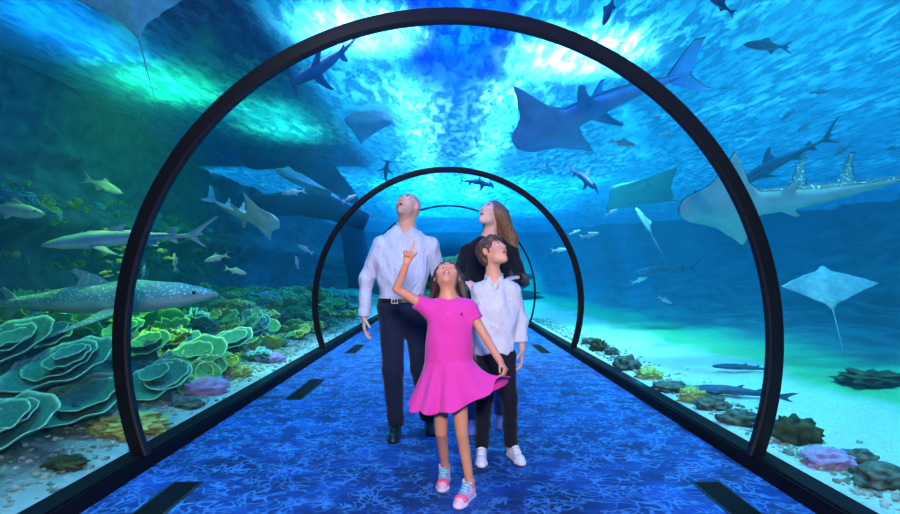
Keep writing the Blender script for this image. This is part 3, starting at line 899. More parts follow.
def branching(seed, mat, name='finger_coral'):
    rs = random.Random(seed); bm = bmesh.new()
    def twig(p, d, L_, r, dep):
        q = p + d * L_
        M = d.to_track_quat('Z', 'Y').to_matrix().to_4x4()
        bmesh.ops.create_cone(bm, cap_ends=True, segments=6, radius1=r, radius2=r * .62, depth=L_, matrix=Matrix.Translation((p + q) / 2) @ M)
        if dep:
            for _ in range(3):
                nd = (d + Vector((rs.uniform(-.8, .8), rs.uniform(-.8, .8), rs.uniform(-.1, .6)))).normalized()
                twig(q - d * .005, nd, L_ * .72, r * .7, dep - 1)
    for _ in range(6):
        twig(Vector((rs.uniform(-.05, .05), rs.uniform(-.05, .05), -.02)), Vector((rs.uniform(-.8, .8), rs.uniform(-.8, .8), 1)).normalized(), .10, .016, 2)
    o = from_bm(name, bm, mat, smooth=True); return o
g1 = coral_mat('yellow_green_coral', (0.30, 0.42, 0.05), (0.75, 0.85, 0.25))
g2 = coral_mat('green_coral', (0.08, 0.36, 0.08), (0.45, 0.80, 0.30))
g3 = coral_mat('turquoise_coral', (0.06, 0.30, 0.28), (0.45, 0.85, 0.70))
g4 = coral_mat('brown_green_coral', (0.12, 0.13, 0.04), (0.5, 0.55, 0.2))
protos = [(leafy(1, g1), 'yellow green leafy coral'), (leafy(5, g2), 'green leafy coral'), (leafy(9, g3), 'turquoise leafy coral'),
          (lumpy(2, g2, 'boulder_coral', .5, 9), 'green lumpy coral'), (lumpy(6, g4, 'boulder_coral', .55, 8), 'brown green lumpy coral'),
          (branching(3, g1), 'yellow green branching coral'), (branching(8, g3), 'turquoise branching coral')]
first = set()
def put(k, x, y, z, s, rz, tail_lab, group, tx=0.0):
    o, lab = protos[k]
    if k in first:
        o = o.copy(); COL.objects.link(o)
    first.add(k)
    o.location = (x, y, z); o.rotation_euler = (tx, tx * .5, rz); o.scale = (s, s, s * .9)
    tag(o, lab + ' ' + tail_lab, 'coral', lab + 's ' + group)
rs = random.Random(12)
n = 0; used = []; tries = 0
while n < 230 and tries < 9000:
    tries += 1
    y = 3.4 + 13 * rs.random() ** 1.3
    x = -rs.uniform(2.45, 5.9)
    q = Vector((x, y, bed(x, y)))
    py = CY + (CH - q.z) * F / y; px = CX + x * F / y
    if px < -40 or (py > 338 and px < 170) or (x > -3.9 and y < 5.2): continue
    if x > -2.9 and rs.random() < .6: continue
    if any((x - a) ** 2 + (y - b_) ** 2 < (.33 if y > 5 else .27) ** 2 for a, b_ in used): continue
    used.append((x, y))
    k = rs.choice([0, 0, 0, 1, 1, 1, 2, 3, 4, 5])
    if x < -4.6: k = rs.choice([0, 0, 0, 1, 3, 4, 5])
    put(k, x, y, q.z + .01, rs.uniform(.8, 1.8) * (.75 if x > -3 else 1.15), rs.uniform(0, 6.28), 'crowded among others on the left reef slope', 'on the left reef slope', rs.uniform(-.2, .3))
    n += 1
for i in range(170):
    y = 4.8 + 13 * rs.random(); u = (rs.uniform(1.35, 2.75) - .012 * y - .4) / 4.6
    w = wallpos(u, y)
    k = rs.choice([0, 0, 1, 2, 5])
    put(k, w[0] + .16, w[1], w[2], rs.uniform(.28, .65), rs.uniform(0, 6.28), 'clinging to the dark rock wall on the left', 'on the dark rock wall', rs.uniform(.2, 1.0))

for k, (o, lab) in enumerate(protos):
    if k not in first: bpy.data.objects.remove(o)

# stones by the kerbs
rock_a = plain('stone_grey_green', (0.16, 0.20, 0.16), .95, .1, nscale=14, bump=1.0, color2=(0.035, 0.05, 0.045))
rock_p = plain('stone_purple_algae', (0.50, 0.34, 0.60), .9, .1, nscale=25, bump=.8, color2=(0.32, 0.22, 0.42))
rock_y = plain('stone_yellow_coral', (0.60, 0.62, 0.20), .9, .1, nscale=25, bump=.9, color2=(0.30, 0.40, 0.10))
rock_d = plain('stone_dark_brown', (0.09, 0.10, 0.04), .95, .1, nscale=12, bump=1.0, color2=(0.02, 0.03, 0.02))
stones = [(600, 347, 8, 8, rock_d, 'dark rounded stone beside the foot of the second hoop'),
          (612, 352, 7, 5, rock_a, 'small grey stone right of the rounded dark stone'),
          (628, 364, 13, 9, rock_a, 'blocky dark stone on the right sand strip'),
          (651, 375, 12, 7, rock_y, 'yellow green coral lump on the right sand strip, the farther one'),
          (674, 388, 18, 6, rock_a, 'flat grey stone between the two yellow coral lumps'),
          (694, 396, 12, 9, rock_y, 'yellow green coral lump on the right sand strip, the nearer one'),
          (716, 406, 17, 8, rock_a, 'flat grey stone left of the foot of the near hoop'),
          (744, 420, 20, 9, rock_a, 'grey stone close behind the foot of the near hoop'),
          (801, 434, 20, 17, rock_d, 'dark mushroom shaped stone right of the near hoop'),
          (835, 461, 24, 11, rock_p, 'flat purple stone right of the near hoop'),
          (862, 462, 18, 12, rock_a, 'grey stone behind the flat purple stone'),
          (890, 480, 26, 14, rock_a, 'dark stone at the lower right picture edge'),
          (880, 380, 30, 8, rock_d, 'dark stone far out in the green strip'),
          (590, 342, 7, 5, rock_a, 'small stone left of the foot of the second hoop'),
          (202, 388, 22, 10, rock_p, 'purple stone at the left kerb, the nearer one'),
          (272, 359, 12, 6, rock_p, 'purple stone at the left kerb, the farther one'),
          (185, 405, 16, 5, rock_a, 'flat grey stone in front of the nearer purple stone'),
          (120, 428, 34, 12, rock_y, 'bright yellow green coral mound left of the near hoop'),
          (60, 465, 20, 7, rock_d, 'brown coral rubble lump at the lower left'),
          (236, 372, 12, 6, rock_y, 'yellow coral lump between the two purple stones')]
for i, (px, py, w, h, mt, lab) in enumerate(stones):
    q = on_bed_l(px, py + h * .6)
    R = w * q.y / F; H = h * q.y / F
    amp = .55 if mt in (rock_y, rock_d) else .4
    o = lumpy(i * 3.7, mt, 'stone' if mt is not rock_y else 'coral_lump', amp, 5 if mt is not rock_y else 9, 1.0, .14)
    o.location = (q.x, q.y + .4 * R, q.z + H * .45); o.scale = (R / .14, R * .8 / .14, H / .14); o.rotation_euler = (0, 0, (i * .7) % .5 - .25)
    tag(o, lab, 'stone' if mt is not rock_y else 'coral')
# pebbles and rubble strewn along both kerbs: nobody could count them
bm = bmesh.new(); rs = random.Random(5)
for i in range(4600):
    left = rs.random() < .6
    y = 1.5 + 13 * rs.random() ** 1.4
    x = -2.03 - abs(rs.gauss(.30, .20)) if left else 2.12 + abs(rs.gauss(.0, .22))
    if left and x > -2.2 and rs.random() < .7: continue
    r = rs.uniform(.006, .022)
    M = Matrix.Translation((x, y, bed(x, y) + r * .3)) @ Matrix.Rotation(rs.uniform(0, 6), 4, 'Z') @ Matrix.Diagonal((1.3, 1, .7, 1))
    bmesh.ops.create_icosphere(bm, subdivisions=1, radius=r, matrix=M)
for v in bm.verts: v.co += Vector((1, 1, 1)) * .008 * mn.noise(v.co * 60)
o = from_bm('coral_rubble', bm, plain('coral_rubble', (0.45, 0.50, 0.42), .95, .1, nscale=9, color2=(0.10, 0.16, 0.12)))
tag(o, 'small coral rubble strewn on the sand along both kerbs', 'rubble', kind='stuff')
# sunken arch far off on the left, behind the pale ray
bm = bmesh.new()
def tube(bm, pts, rad, n=14):
    rings = []
    for i, p in enumerate(pts):
        p = Vector(p)
        d = (Vector(pts[min(i + 1, len(pts) - 1)]) - Vector(pts[max(i - 1, 0)])).normalized()
        yy = Vector((0, 1, 0)); M = Matrix((yy, d.cross(yy).normalized(), d)).transposed()
        ring = []
        for j in range(n):
            a = 2 * math.pi * j / n
            w = M @ Vector((math.cos(a), math.sin(a), 0)) * rad[i]
            w *= 1 + .25 * mn.noise((p + w) * 1.3)
            ring.append(bm.verts.new(p + w))
        rings.append(ring)
    for a, b_ in zip(rings, rings[1:]):
        for j in range(n): bm.faces.new((a[j], a[(j + 1) % n], b_[(j + 1) % n], b_[j]))
    bm.faces.new(rings[0]); bm.faces.new(rings[-1])
c = [P(247, 151, 18), P(262, 150, 18), P(290, 152, 18), P(314, 162, 18), P(334, 188, 18), P(347, 214, 18.3), P(355, 238, 19.5), P(360, 300, 20.5)]
cc = []
for a, b_ in zip(c, c[1:]):
    for k in range(5): cc.append(a.lerp(b_, k / 5))
tube(bm, cc, [.55] * 25 + [.42] * (len(cc) - 25))
o = from_bm('sunken_arch', bm, plain('sunken_arch_rock', (0.02, 0.05, 0.10), .95, .1, nscale=4, bump=.6), smooth=True)
tag(o, 'big dark sunken rock arch far off behind the pale ray', 'rock')
bm = bmesh.new()
c = [P(255, 206, 13.4), P(300, 202, 13.2), P(335, 208, 13), P(366, 222, 13)]
tube(bm, [c[0].lerp(c[1], k / 4) for k in range(4)] + [c[1].lerp(c[2], k / 4) for k in range(4)] + [c[2].lerp(c[3], k / 4) for k in range(5)], [.2 + .15 * math.sin(k / 12 * 3.14) for k in range(13)])
o = from_bm('sunken_beam', bm, bpy.data.materials['sunken_arch_rock'], smooth=True)
tag(o, 'dark curved sunken beam under the pale ray', 'rock')

# reef mound closing the far end of the tunnel
o = lumpy(4.4, rock_d, 'reef_mound', .5, 7, 1.0, 1.0, 5)
o.location = (-1.2, 26.0, 0.5); o.scale = (4.6, 1.6, 1.5)
tag(o, 'green reef mound closing the far end of the tunnel', 'rock')

# ================================================================== PEOPLE
class Vol:
    """signed distance volume that is turned into one smooth closed mesh"""
    def __init__(s, lo, hi, res):
        s.lo = np.array(lo, dtype=np.float32); s.res = res
        s.n = np.ceil((np.array(hi) - np.array(lo)) / res).astype(int) + 1
        s.ax = [s.lo[i] + res * np.arange(s.n[i], dtype=np.float32) for i in range(3)]
        s.D = np.full(s.n, 1.0, dtype=np.float32)
    def _sl(s, lo, hi):
        i0 = np.maximum(0, np.floor((np.array(lo) - s.lo) / s.res).astype(int))
        i1 = np.minimum(s.n, np.ceil((np.array(hi) - s.lo) / s.res).astype(int) + 1)
        if np.any(i1 <= i0): return None, None
        sl = tuple(slice(a, b_) for a, b_ in zip(i0, i1))
        g = np.meshgrid(*[s.ax[i][sl[i]] for i in range(3)], indexing='ij', sparse=True)
        return sl, g
    def _merge(s, sl, d, k, mode='add'):
        o = s.D[sl]
        if mode == 'sub': d = -d
        if k <= 0:
            s.D[sl] = np.minimum(o, d) if mode == 'add' else np.maximum(o, d); return
        if mode == 'add':
            h = np.clip(0.5 + 0.5 * (o - d) / k, 0, 1)
            s.D[sl] = o * (1 - h) + d * h - k * h * (1 - h)
        else:
            h = np.clip(0.5 - 0.5 * (o - d) / k, 0, 1)
            s.D[sl] = o * (1 - h) + d * h + k * h * (1 - h)
    def cone(s, a, b_, ra, rb, k=.02, flat=1.0, mode='add'):
        a = np.array(a, dtype=np.float32); b_ = np.array(b_, dtype=np.float32)
        R = max(ra, rb) + k + 3 * s.res
        sl, g = s._sl(np.minimum(a, b_) - R, np.maximum(a, b_) + R)
        if sl is None: return
        f = np.array([1, 1 / flat, 1], dtype=np.float32)
        A, B = a * f, b_ * f
        ba = B - A; L2 = float(ba @ ba) + 1e-12
        px, py, pz = g[0] - A[0], g[1] * f[1] - A[1], g[2] - A[2]
        t = np.clip((px * ba[0] + py * ba[1] + pz * ba[2]) / L2, 0, 1)
        d = np.sqrt((px - t * ba[0]) ** 2 + (py - t * ba[1]) ** 2 + (pz - t * ba[2]) ** 2) - (ra + (rb - ra) * t)
        if flat < 1: d = d * (0.5 + 0.5 * flat)
        s._merge(sl, d, k, mode)
    def ell(s, c, r, k=.02, M=None, mode='add'):
        c = np.array(c, dtype=np.float32); r = np.array(r, dtype=np.float32)
        R = float(max(r)) + k + 3 * s.res
        sl, g = s._sl(c - R, c + R)
        if sl is None: return
        x, y, z = g[0] - c[0], g[1] - c[1], g[2] - c[2]
        if M is not None:
            m_ = np.array(M)                                 # columns are the local axes
            x, y, z = (x * m_[0, 0] + y * m_[1, 0] + z * m_[2, 0], x * m_[0, 1] + y * m_[1, 1] + z * m_[2, 1], x * m_[0, 2] + y * m_[1, 2] + z * m_[2, 2])
        k0 = np.sqrt((x / r[0]) ** 2 + (y / r[1]) ** 2 + (z / r[2]) ** 2)
        k1 = np.sqrt((x / r[0] ** 2) ** 2 + (y / r[1] ** 2) ** 2 + (z / r[2] ** 2) ** 2) + 1e-9
        s._merge(sl, k0 * (k0 - 1) / k1, k, mode)
    def half(s, n_, p, k=0.0):
        """keep the side the normal points away from"""
        n_ = np.array(n_, dtype=np.float32); n_ /= np.linalg.norm(n_); p = np.array(p, dtype=np.float32)
        g = np.meshgrid(*s.ax, indexing='ij', sparse=True)
        s.D = np.maximum(s.D, (g[0] - p[0]) * n_[0] + (g[1] - p[1]) * n_[1] + (g[2] - p[2]) * n_[2])
    def folds(s, amp, fn):
        g = np.meshgrid(*s.ax, indexing='ij', sparse=True)
        s.D = s.D + amp * fn(g[0], g[1], g[2])
    def mesh_data(s):
        D = s.D; S = D < 0
        nx, ny, nz = D.shape
        c = lambda a, b_, d: (slice(a, nx - 1 + a), slice(b_, ny - 1 + b_), slice(d, nz - 1 + d))
        cnt = sum(S[c(i, j, k)].astype(np.int8) for i in (0, 1) for j in (0, 1) for k in (0, 1))
        cells = np.argwhere((cnt > 0) & (cnt < 8))
        idx = np.full((nx - 1, ny - 1, nz - 1), -1, dtype=np.int64)
        idx[cells[:, 0], cells[:, 1], cells[:, 2]] = np.arange(len(cells))
        acc = np.zeros((len(cells), 3)); w = np.zeros(len(cells))
        corners = [(i, j, k) for i in (0, 1) for j in (0, 1) for k in (0, 1)]
        for a in corners:
            for ax in range(3):
                if a[ax]: continue
                b_ = list(a); b_[ax] = 1
                da = D[cells[:, 0] + a[0], cells[:, 1] + a[1], cells[:, 2] + a[2]]
                db = D[cells[:, 0] + b_[0], cells[:, 1] + b_[1], cells[:, 2] + b_[2]]
                m_ = (da < 0) != (db < 0)
                t = np.where(m_, da / (da - db + 1e-12), 0)
                p = np.array(a, dtype=float)[None, :].repeat(len(cells), 0); p[:, ax] += t
                acc[m_] += p[m_]; w[m_] += 1
        V = (cells + acc / w[:, None]) * s.res + s.lo
        Fs = []
        for ax in range(3):
            u, v_ = (ax + 1) % 3, (ax + 2) % 3
            sa = [slice(1, d - 1) for d in D.shape]; sb = list(sa)
            sa[ax] = slice(0, D.shape[ax] - 1); sb[ax] = slice(1, D.shape[ax])
            A, B = S[tuple(sa)], S[tuple(sb)]
            for flag, rev in ((A & ~B, False), (~A & B, True)):
                q = np.argwhere(flag)
                if not len(q): continue
                off = np.ones(3, dtype=int); off[ax] = 0
                q = q + off
                def at(du, dv):
                    r = q.copy(); r[:, u] += du; r[:, v_] += dv
                    return idx[r[:, 0], r[:, 1], r[:, 2]]
                quad = np.stack([at(-1, -1), at(0, -1), at(0, 0), at(-1, 0)], 1)
                if rev: quad = quad[:, ::-1]
                Fs.append(quad)
        Fq = np.concatenate(Fs); Fq = Fq[(Fq >= 0).all(1)]
        return V, Fq
    def build(s, name, mat, parent, origin, relax=1):
        V, Fq = s.mesh_data()
        for _ in range(relax):
            acc = np.zeros_like(V); w = np.zeros(len(V))
            for a, b_ in ((0, 1), (1, 2), (2, 3), (3, 0)):
                np.add.at(acc, Fq[:, a], V[Fq[:, b_]]); np.add.at(w, Fq[:, a], 1)
                np.add.at(acc, Fq[:, b_], V[Fq[:, a]]); np.add.at(w, Fq[:, b_], 1)
            w[w == 0] = 1
            V = V * .45 + acc / w[:, None] * .55
        me = bpy.data.meshes.new(name)
        Vl = (V - np.array(origin)).astype(np.float32)
        me.vertices.add(len(Vl)); me.vertices.foreach_set('co', Vl.ravel())
        me.loops.add(Fq.size); me.loops.foreach_set('vertex_index', Fq.ravel().astype(np.int32))
        me.polygons.add(len(Fq))
        me.polygons.foreach_set('loop_start', (np.arange(len(Fq)) * 4).astype(np.int32))
        me.update(calc_edges=True); me.validate()
        o = link(name, me, mat, parent, True)
        o['_v'] = 0; del o['_v']
        return o, V

def skin_mat(name, skin, lip, dark=None):
    m, nt, N, L, b = newmat(name)
    a1 = N.new('ShaderNodeAttribute'); a1.attribute_name = 'lip'
    a2 = N.new('ShaderNodeAttribute'); a2.attribute_name = 'stubble'; a3 = N.new('ShaderNodeAttribute'); a3.attribute_name = 'inner'
    n = tex(N, L, 'Noise', 14, 4)
    r = ramp(N, [(0.3, tuple(c * .92 for c in skin)), (0.7, skin)]); L.new(n.outputs['Fac'], r.inputs['Fac'])
    mx = N.new('ShaderNodeMix'); mx.data_type = 'RGBA'; L.new(a2.outputs['Fac'], mx.inputs['Factor']); L.new(r.outputs['Color'], mx.inputs[6]); mx.inputs[7].default_value = (*(dark or skin), 1)
    mz = N.new('ShaderNodeMix'); mz.data_type = 'RGBA'; L.new(a1.outputs['Fac'], mz.inputs['Factor']); L.new(mx.outputs[2], mz.inputs[6]); mz.inputs[7].default_value = (*lip, 1)
    mi = N.new('ShaderNodeMix'); mi.data_type = 'RGBA'; L.new(a3.outputs['Fac'], mi.inputs['Factor']); L.new(mz.outputs[2], mi.inputs[6]); mi.inputs[7].default_value = (.07, .01, .012, 1)
    L.new(mi.outputs[2], b.inputs['Base Color'])
    b.inputs['Roughness'].default_value = 0.5; b.inputs['Specular IOR Level'].default_value = 0.35
    b.inputs['Subsurface Weight'].default_value = 0.08; b.inputs['Subsurface Radius'].default_value = (.02, .008, .005)
    return m

class Head:
    def __init__(s, c, h, pitch, yaw, roll=0.0):
        """pitch: chin up; yaw: >0 turns the face to the right of the picture"""
        s.c = np.array(c, dtype=float); s.h = h
        s.R = np.array(Matrix.Rotation(math.radians(yaw), 3, 'Z') @ Matrix.Rotation(math.radians(roll), 3, 'Y') @ Matrix.Rotation(math.radians(-pitch), 3, 'X'))
    def w(s, p): return s.c + s.R @ (np.array(p, dtype=float) * s.h)
    def loc(s, V): return ((V - s.c) @ s.R) / s.h
    def sculpt(s, vol, mouth=0.0, soft=0.0, smile=0.0, ear=1.0):
        h = s.h; W = s.w; R = s.R; E = lambda c, r, k, mode='add': vol.ell(W(c), np.array(r) * h, k * h, R, mode)
        C = lambda a, b_, ra, rb, k, mode='add': vol.cone(W(a), W(b_), ra * h, rb * h, k * h, mode=mode)
        E((0, .07, .12), (.335, .41, .37), .02)
        E((0, -.10, -.12), (.275 - .02 * soft, .29, .34), .10)
        C((-.13, -.10, -.30), (.0, -.27, -.41), .10, .085, .10); C((.13, -.10, -.30), (.0, -.27, -.41), .10, .085, .10)
        C((-.17, -.29, .12), (.17, -.29, .12), .065 - .01 * soft, .065 - .01 * soft, .06)
        for sg in (1, -1):
            E((sg * .19, -.24, -.09), (.10, .11, .09), .08)
            E((sg * .145, -.425, .045), (.085, .07, .05), .05, 'sub')
            C((sg * .10, -.345, .045), (sg * .20, -.325, .045), .030, .026, .03)        # eyelid roll
            E((sg * .345, .03, -.01), (.035, .085, .13), .02); E((sg * .365, .005, 0), (.018, .045, .08), .02, 'sub')
            E((sg * .055, -.425, -.10), (.038, .045, .035), .03)
        C((0, -.37, .09), (0, -.462, -.075), .030, .047 - .009 * soft, .04)
        # mouth
        z = -.235
        C((-.105, -.335, z + .02 + smile * .03), (0, -.392, z + .022), .024, .030, .03); C((.105, -.335, z + .02 + smile * .03), (0, -.392, z + .022), .024, .030, .03)
        C((-.095, -.33, z - .03 + smile * .03), (0, -.385, z - .040 - mouth * .10), .024, .034, .03); C((.095, -.33, z - .03 + smile * .03), (0, -.385, z - .040 - mouth * .10), .024, .034, .03)
        E((0, -.42, z - .004 - mouth * .05), (.10 + smile * .03 - .03 * mouth, .07, .010 + mouth * .06), .015, 'sub')
    def paint(s, o, V, stubble=0.0, mouth=0.0):
        q = s.loc(V)
        lip = np.clip(1 - (((q[:, 0] / .110) ** 2 + ((q[:, 2] + .25 + mouth * .03) / (.052 + mouth * .06)) ** 2)), 0, 1) * 3
        lip = np.clip(lip, 0, 1) * (q[:, 1] < -.26) * (q[:, 1] > -.6)
        st = np.zeros(len(q)); zc = -.239 - mouth * .05
        inner = ((q[:, 0] / (.085 - .02 * mouth)) ** 2 + ((q[:, 2] - zc) / (.008 + mouth * .055)) ** 2 < 1) & (q[:, 1] < -.2) & (q[:, 1] > -.6)
        set_attr(o.data, 'inner', inner.astype(np.float32))
        if stubble:
            jaw = np.clip((-.12 - q[:, 2]) * 8, 0, 1) * (q[:, 1] < .05) * (q[:, 2] > -.62) * (np.abs(q[:, 0]) < .5)
            scalp = np.clip((q[:, 2] - .05 + .3 * (q[:, 1] + .2)) * 5, 0, 1) * (q[:, 1] > -.18) * (np.abs(q[:, 2]) < .7) * (np.abs(q[:, 0]) < .6) * (q[:, 1] < .7)
            st = stubble * np.maximum(jaw * .7, scalp)
        set_attr(o.data, 'lip', lip.astype(np.float32)); set_attr(o.data, 'stubble', st.astype(np.float32))
    def extras(s, person, origin, brow_m, closed=False, teeth=False, r=.046):
        h = s.h
        for sg in (1, -1):
            if not closed:
                bm = bmesh.new(); bmesh.ops.create_uvsphere(bm, u_segments=16, v_segments=12, radius=r * h)
                c = Vector(s.w((sg * .148, -.325, .045)) - origin)
                for v in bm.verts: v.co += c
                e = from_bm('eye', bm, eye_white, person, smooth=True)
                bm = bmesh.new(); bmesh.ops.create_uvsphere(bm, u_segments=12, v_segments=8, radius=r * h * .56)
                c = Vector(s.w((sg * .148, -.325 - r * .62, .060)) - origin)
                for v in bm.verts: v.co += c
                from_bm('iris', bm, iris_m, e, smooth=True)
            vol = Vol(s.w((sg * .15, -.33, .13)) - .06, s.w((sg * .15, -.33, .13)) + .06, .0025)
            vol.cone(s.w((sg * .07, -.375, .135)), s.w((sg * .15, -.372, .165)), .014 * h, .015 * h, .01 * h)
            vol.cone(s.w((sg * .15, -.372, .165)), s.w((sg * .225, -.325, .145)), .015 * h, .010 * h, .01 * h)
            vol.build('eyebrow', brow_m, person, origin)
        if teeth:
            vol = Vol(s.w((0, -.36, -.24)) - .04, s.w((0, -.36, -.24)) + .04, .002)
            vol.cone(s.w((-.065, -.335, -.232)), s.w((0, -.372, -.232)), .02 * h, .02 * h, .005); vol.cone(s.w((.065, -.335, -.232)), s.w((0, -.372, -.232)), .02 * h, .02 * h, .005)
            vol.build('teeth', teeth_m, person, origin)

def hand(vol, wrist, d, side, S=1.0, curls=((12, 18, 12),) * 4, thumb=(0.55, 0.75, .30), tcurl=12, k=.006, spread=4):
    """d: wrist to knuckles, side: towards the thumb, palm faces d x side (picture-handed by the caller)"""
    d = Vector(d).normalized(); s_ = Vector(side); s_ = (s_ - d * s_.dot(d)).normalized()
    n_ = hand.palm.normalized() if hand.palm is not None else d.cross(s_)
    n_ = (n_ - d * n_.dot(d)); n_ = (n_ - s_ * n_.dot(s_)).normalized()
    w = Vector(wrist)
    kn = []
    for i in range(4):
        off = (.029 - .0195 * i) * S
        kp = w + d * (.088 - (.0, 0, .004, .012)[i]) * S + s_ * off
        kn.append(kp)
        vol.cone(w + s_ * off * .62 + d * .008 * S, kp, .0135 * S, .0105 * S, .012 * S)
    lens = (.92, 1.0, .93, .74)
    for i in range(4):
        ang = 0; p = kn[i]; dd0 = (d + s_ * math.tan(math.radians(spread * (1.5 - i)))).normalized()
        for sgm, (L_, r0, r1) in enumerate(((.044, .0095, .0088), (.027, .0088, .0080), (.021, .0080, .0066))):
            ang += math.radians(curls[i][sgm])
            dd = dd0 * math.cos(ang) + n_ * math.sin(ang)
            q = p + dd * L_ * lens[i] * S
            vol.cone(p, q, r0 * S, r1 * S, .003 * S); p = q
    p = w + d * .018 * S + s_ * .020 * S
    dd = (d * thumb[0] + s_ * thumb[1] + n_ * thumb[2]).normalized()
    for L_, r0, r1 in ((.040, .0135, .0112), (.032, .0108, .0098), (.026, .0098, .0078)):
        q = p + dd * L_ * S; vol.cone(p, q, r0 * S, r1 * S, .008 * S if r0 > .013 else .003 * S); p = q
        dd = (dd + (d * .9 + n_ * .5) * math.tan(math.radians(tcurl))).normalized()
hand.palm = None

def shoe(person, origin, heel, toe, L_, mats, Wd=1.0, ankle_h=.095, boot=False, lace=None, toe_m=None, name='shoe'):
    """shoe from heel to toe (world points on the ground)"""
    heel, toe = np.array(heel, float), np.array(toe, float)
    d = toe - heel; d /= np.linalg.norm(d); sd = np.array([-d[1], d[0], 0.0]); up = np.array([0, 0, 1.0])
    W = lambda a, b_, c: heel + d * a * L_ + sd * b_ * L_ + up * c * L_
    lo = np.minimum(W(0, 0, 0), W(1, 0, 0)) - .09 * L_ / .27 - .02; hi = np.maximum(W(0, 0, 0), W(1, 0, 0)) + .09 * L_ / .27 + .02
    lo[2] = -.01 + heel[2]; hi[2] = heel[2] + (.19 if boot else .14) * L_ / .27 + .03
    v = Vol(lo, hi, .0032)
    v.cone(W(.14, 0, .13), W(.34, 0, .15), .125 * L_ * Wd, .12 * L_ * Wd, .05 * L_)
    v.cone(W(.30, 0, .15), W(.74, 0, .10), .125 * L_ * Wd, .128 * L_ * Wd, .06 * L_)
    v.cone(W(.74, 0, .09), W(.88, .0, .07), .13 * L_ * Wd, .10 * L_ * Wd, .05 * L_)
    v.cone(W(.17, 0, .2), W(.22, 0, .42 + (.22 if boot else 0)), .135 * L_ * Wd, .135 * L_ * Wd, .06 * L_)
    v.cone(W(.26, 0, .34), W(.56, 0, .22), .09 * L_ * Wd, .085 * L_ * Wd, .06 * L_)
    v.half((0, 0, -1), (0, 0, heel[2] + .055 * L_))
    v.half(d * .25 + up, W(.19, 0, .47 + (.20 if boot else 0)))
    up_o, _ = v.build(name, mats[0], person, origin, relax=1)
    v = Vol(lo, hi, .0035)
    for a, b_, r0, r1 in ((.13, .5, .145, .128), (.5, .76, .128, .155), (.76, .87, .155, .125)):
        v.cone(W(a, 0, .05), W(b_, 0, .05), r0 * L_ * Wd, r1 * L_ * Wd, .04 * L_)
    v.half((0, 0, 1), (0, 0, heel[2] + .095 * L_)); v.half((0, 0, -1), (0, 0, heel[2] + .002))
    v.build('sole', mats[1], up_o, origin, relax=1)
    if lace is not None:
        v = Vol(lo, hi, .003)
        for i in range(4):
            a = .36 + .085 * i; z = .418 - .042 * i
            v.cone(W(a, -.085 * Wd, z - .03), W(a + .01, 0, z), .026 * L_, .028 * L_, .004); v.cone(W(a, .085 * Wd, z - .03), W(a + .01, 0, z), .026 * L_, .028 * L_, .004)
        v.build('laces', lace, up_o, origin)
    if toe_m is not None:
        v = Vol(lo, hi, .0032)
        v.cone(W(.60, 0, .118), W(.74, 0, .102), .144 * L_ * Wd, .146 * L_ * Wd, .05 * L_); v.cone(W(.74, 0, .10), W(.88, 0, .08), .146 * L_ * Wd, .116 * L_ * Wd, .05 * L_)
        v.half((0, 0, -1), (0, 0, heel[2] + .12 * L_)); v.half(-d, W(.66, 0, 0)); v.half(d, W(.84, 0, 0))
        v.build('toe_cap', toe_m, up_o, origin)
    return up_o

eye_white = plain('eye_white', (0.85, 0.85, 0.86), .25, .5); iris_m = plain('iris_brown', (0.05, 0.025, 0.012), .2, .5)
teeth_m = plain('teeth', (0.88, 0.86, 0.80), .35, .4)
brow_brown = plain('brow_brown', (0.06, 0.03, 0.02), .8, .2)
def hair_mat(name, c1, c2, sc=(60, 60, 4)):
    m, nt, N, L, b = newmat(name)
    t = tex(N, L, 'Noise', 3.0, 4, vscale=sc)
    r = ramp(N, [(0.35, c1), (0.65, c2)]); L.new(t.outputs['Fac'], r.inputs['Fac']); L.new(r.outputs['Color'], b.inputs['Base Color'])
    bp = N.new('ShaderNodeBump'); bp.inputs['Strength'].default_value = .7; bp.inputs['Distance'].default_value = .008; L.new(t.outputs['Fac'], bp.inputs['Height']); L.new(bp.outputs[0], b.inputs['Normal'])
    b.inputs['Roughness'].default_value = .5; return m
def fabric(name, c, rough=.85, weave=500, bump=.15, c2=None, sheen=.1, crease=.25):
    m, nt, N, L, b = newmat(name)
    t = tex(N, L, 'Noise', 9, 4)
    r = ramp(N, [(0.3, c2 or tuple(x * .86 for x in c)), (0.7, c)]); L.new(t.outputs['Fac'], r.inputs['Fac']); L.new(r.outputs['Color'], b.inputs['Base Color'])
    t2 = tex(N, L, 'Noise', weave, 2)
    bp = N.new('ShaderNodeBump'); bp.inputs['Strength'].default_value = bump; bp.inputs['Distance'].default_value = .002; L.new(t2.outputs['Fac'], bp.inputs['Height'])
    t3 = tex(N, L, 'Noise', 9, 3, vscale=(1.6, 1.6, .8), rot=(.3, .5, .2), dist=.5)
    b2 = N.new('ShaderNodeBump'); b2.inputs['Strength'].default_value = crease; b2.inputs['Distance'].default_value = .045; L.new(t3.outputs['Fac'], b2.inputs['Height']); L.new(bp.outputs[0], b2.inputs['Normal']); L.new(b2.outputs[0], b.inputs['Normal'])
    b.inputs['Roughness'].default_value = rough; b.inputs['Sheen Weight'].default_value = sheen; b.inputs['Specular IOR Level'].default_value = .15
    return m
mm_ = lambda *a: [Vector(x) for x in a]
shirt_m = fabric('pale_lavender_cotton', (0.62, 0.65, 0.84), crease=.8); white_m = fabric('white_cotton', (0.68, 0.68, 0.78), crease=.8)
navy_m = fabric('navy_denim', (0.012, 0.018, 0.045)); black_m = fabric('black_knit', (0.010, 0.011, 0.018)); dark_tr = fabric('black_twill', (0.010, 0.011, 0.022))
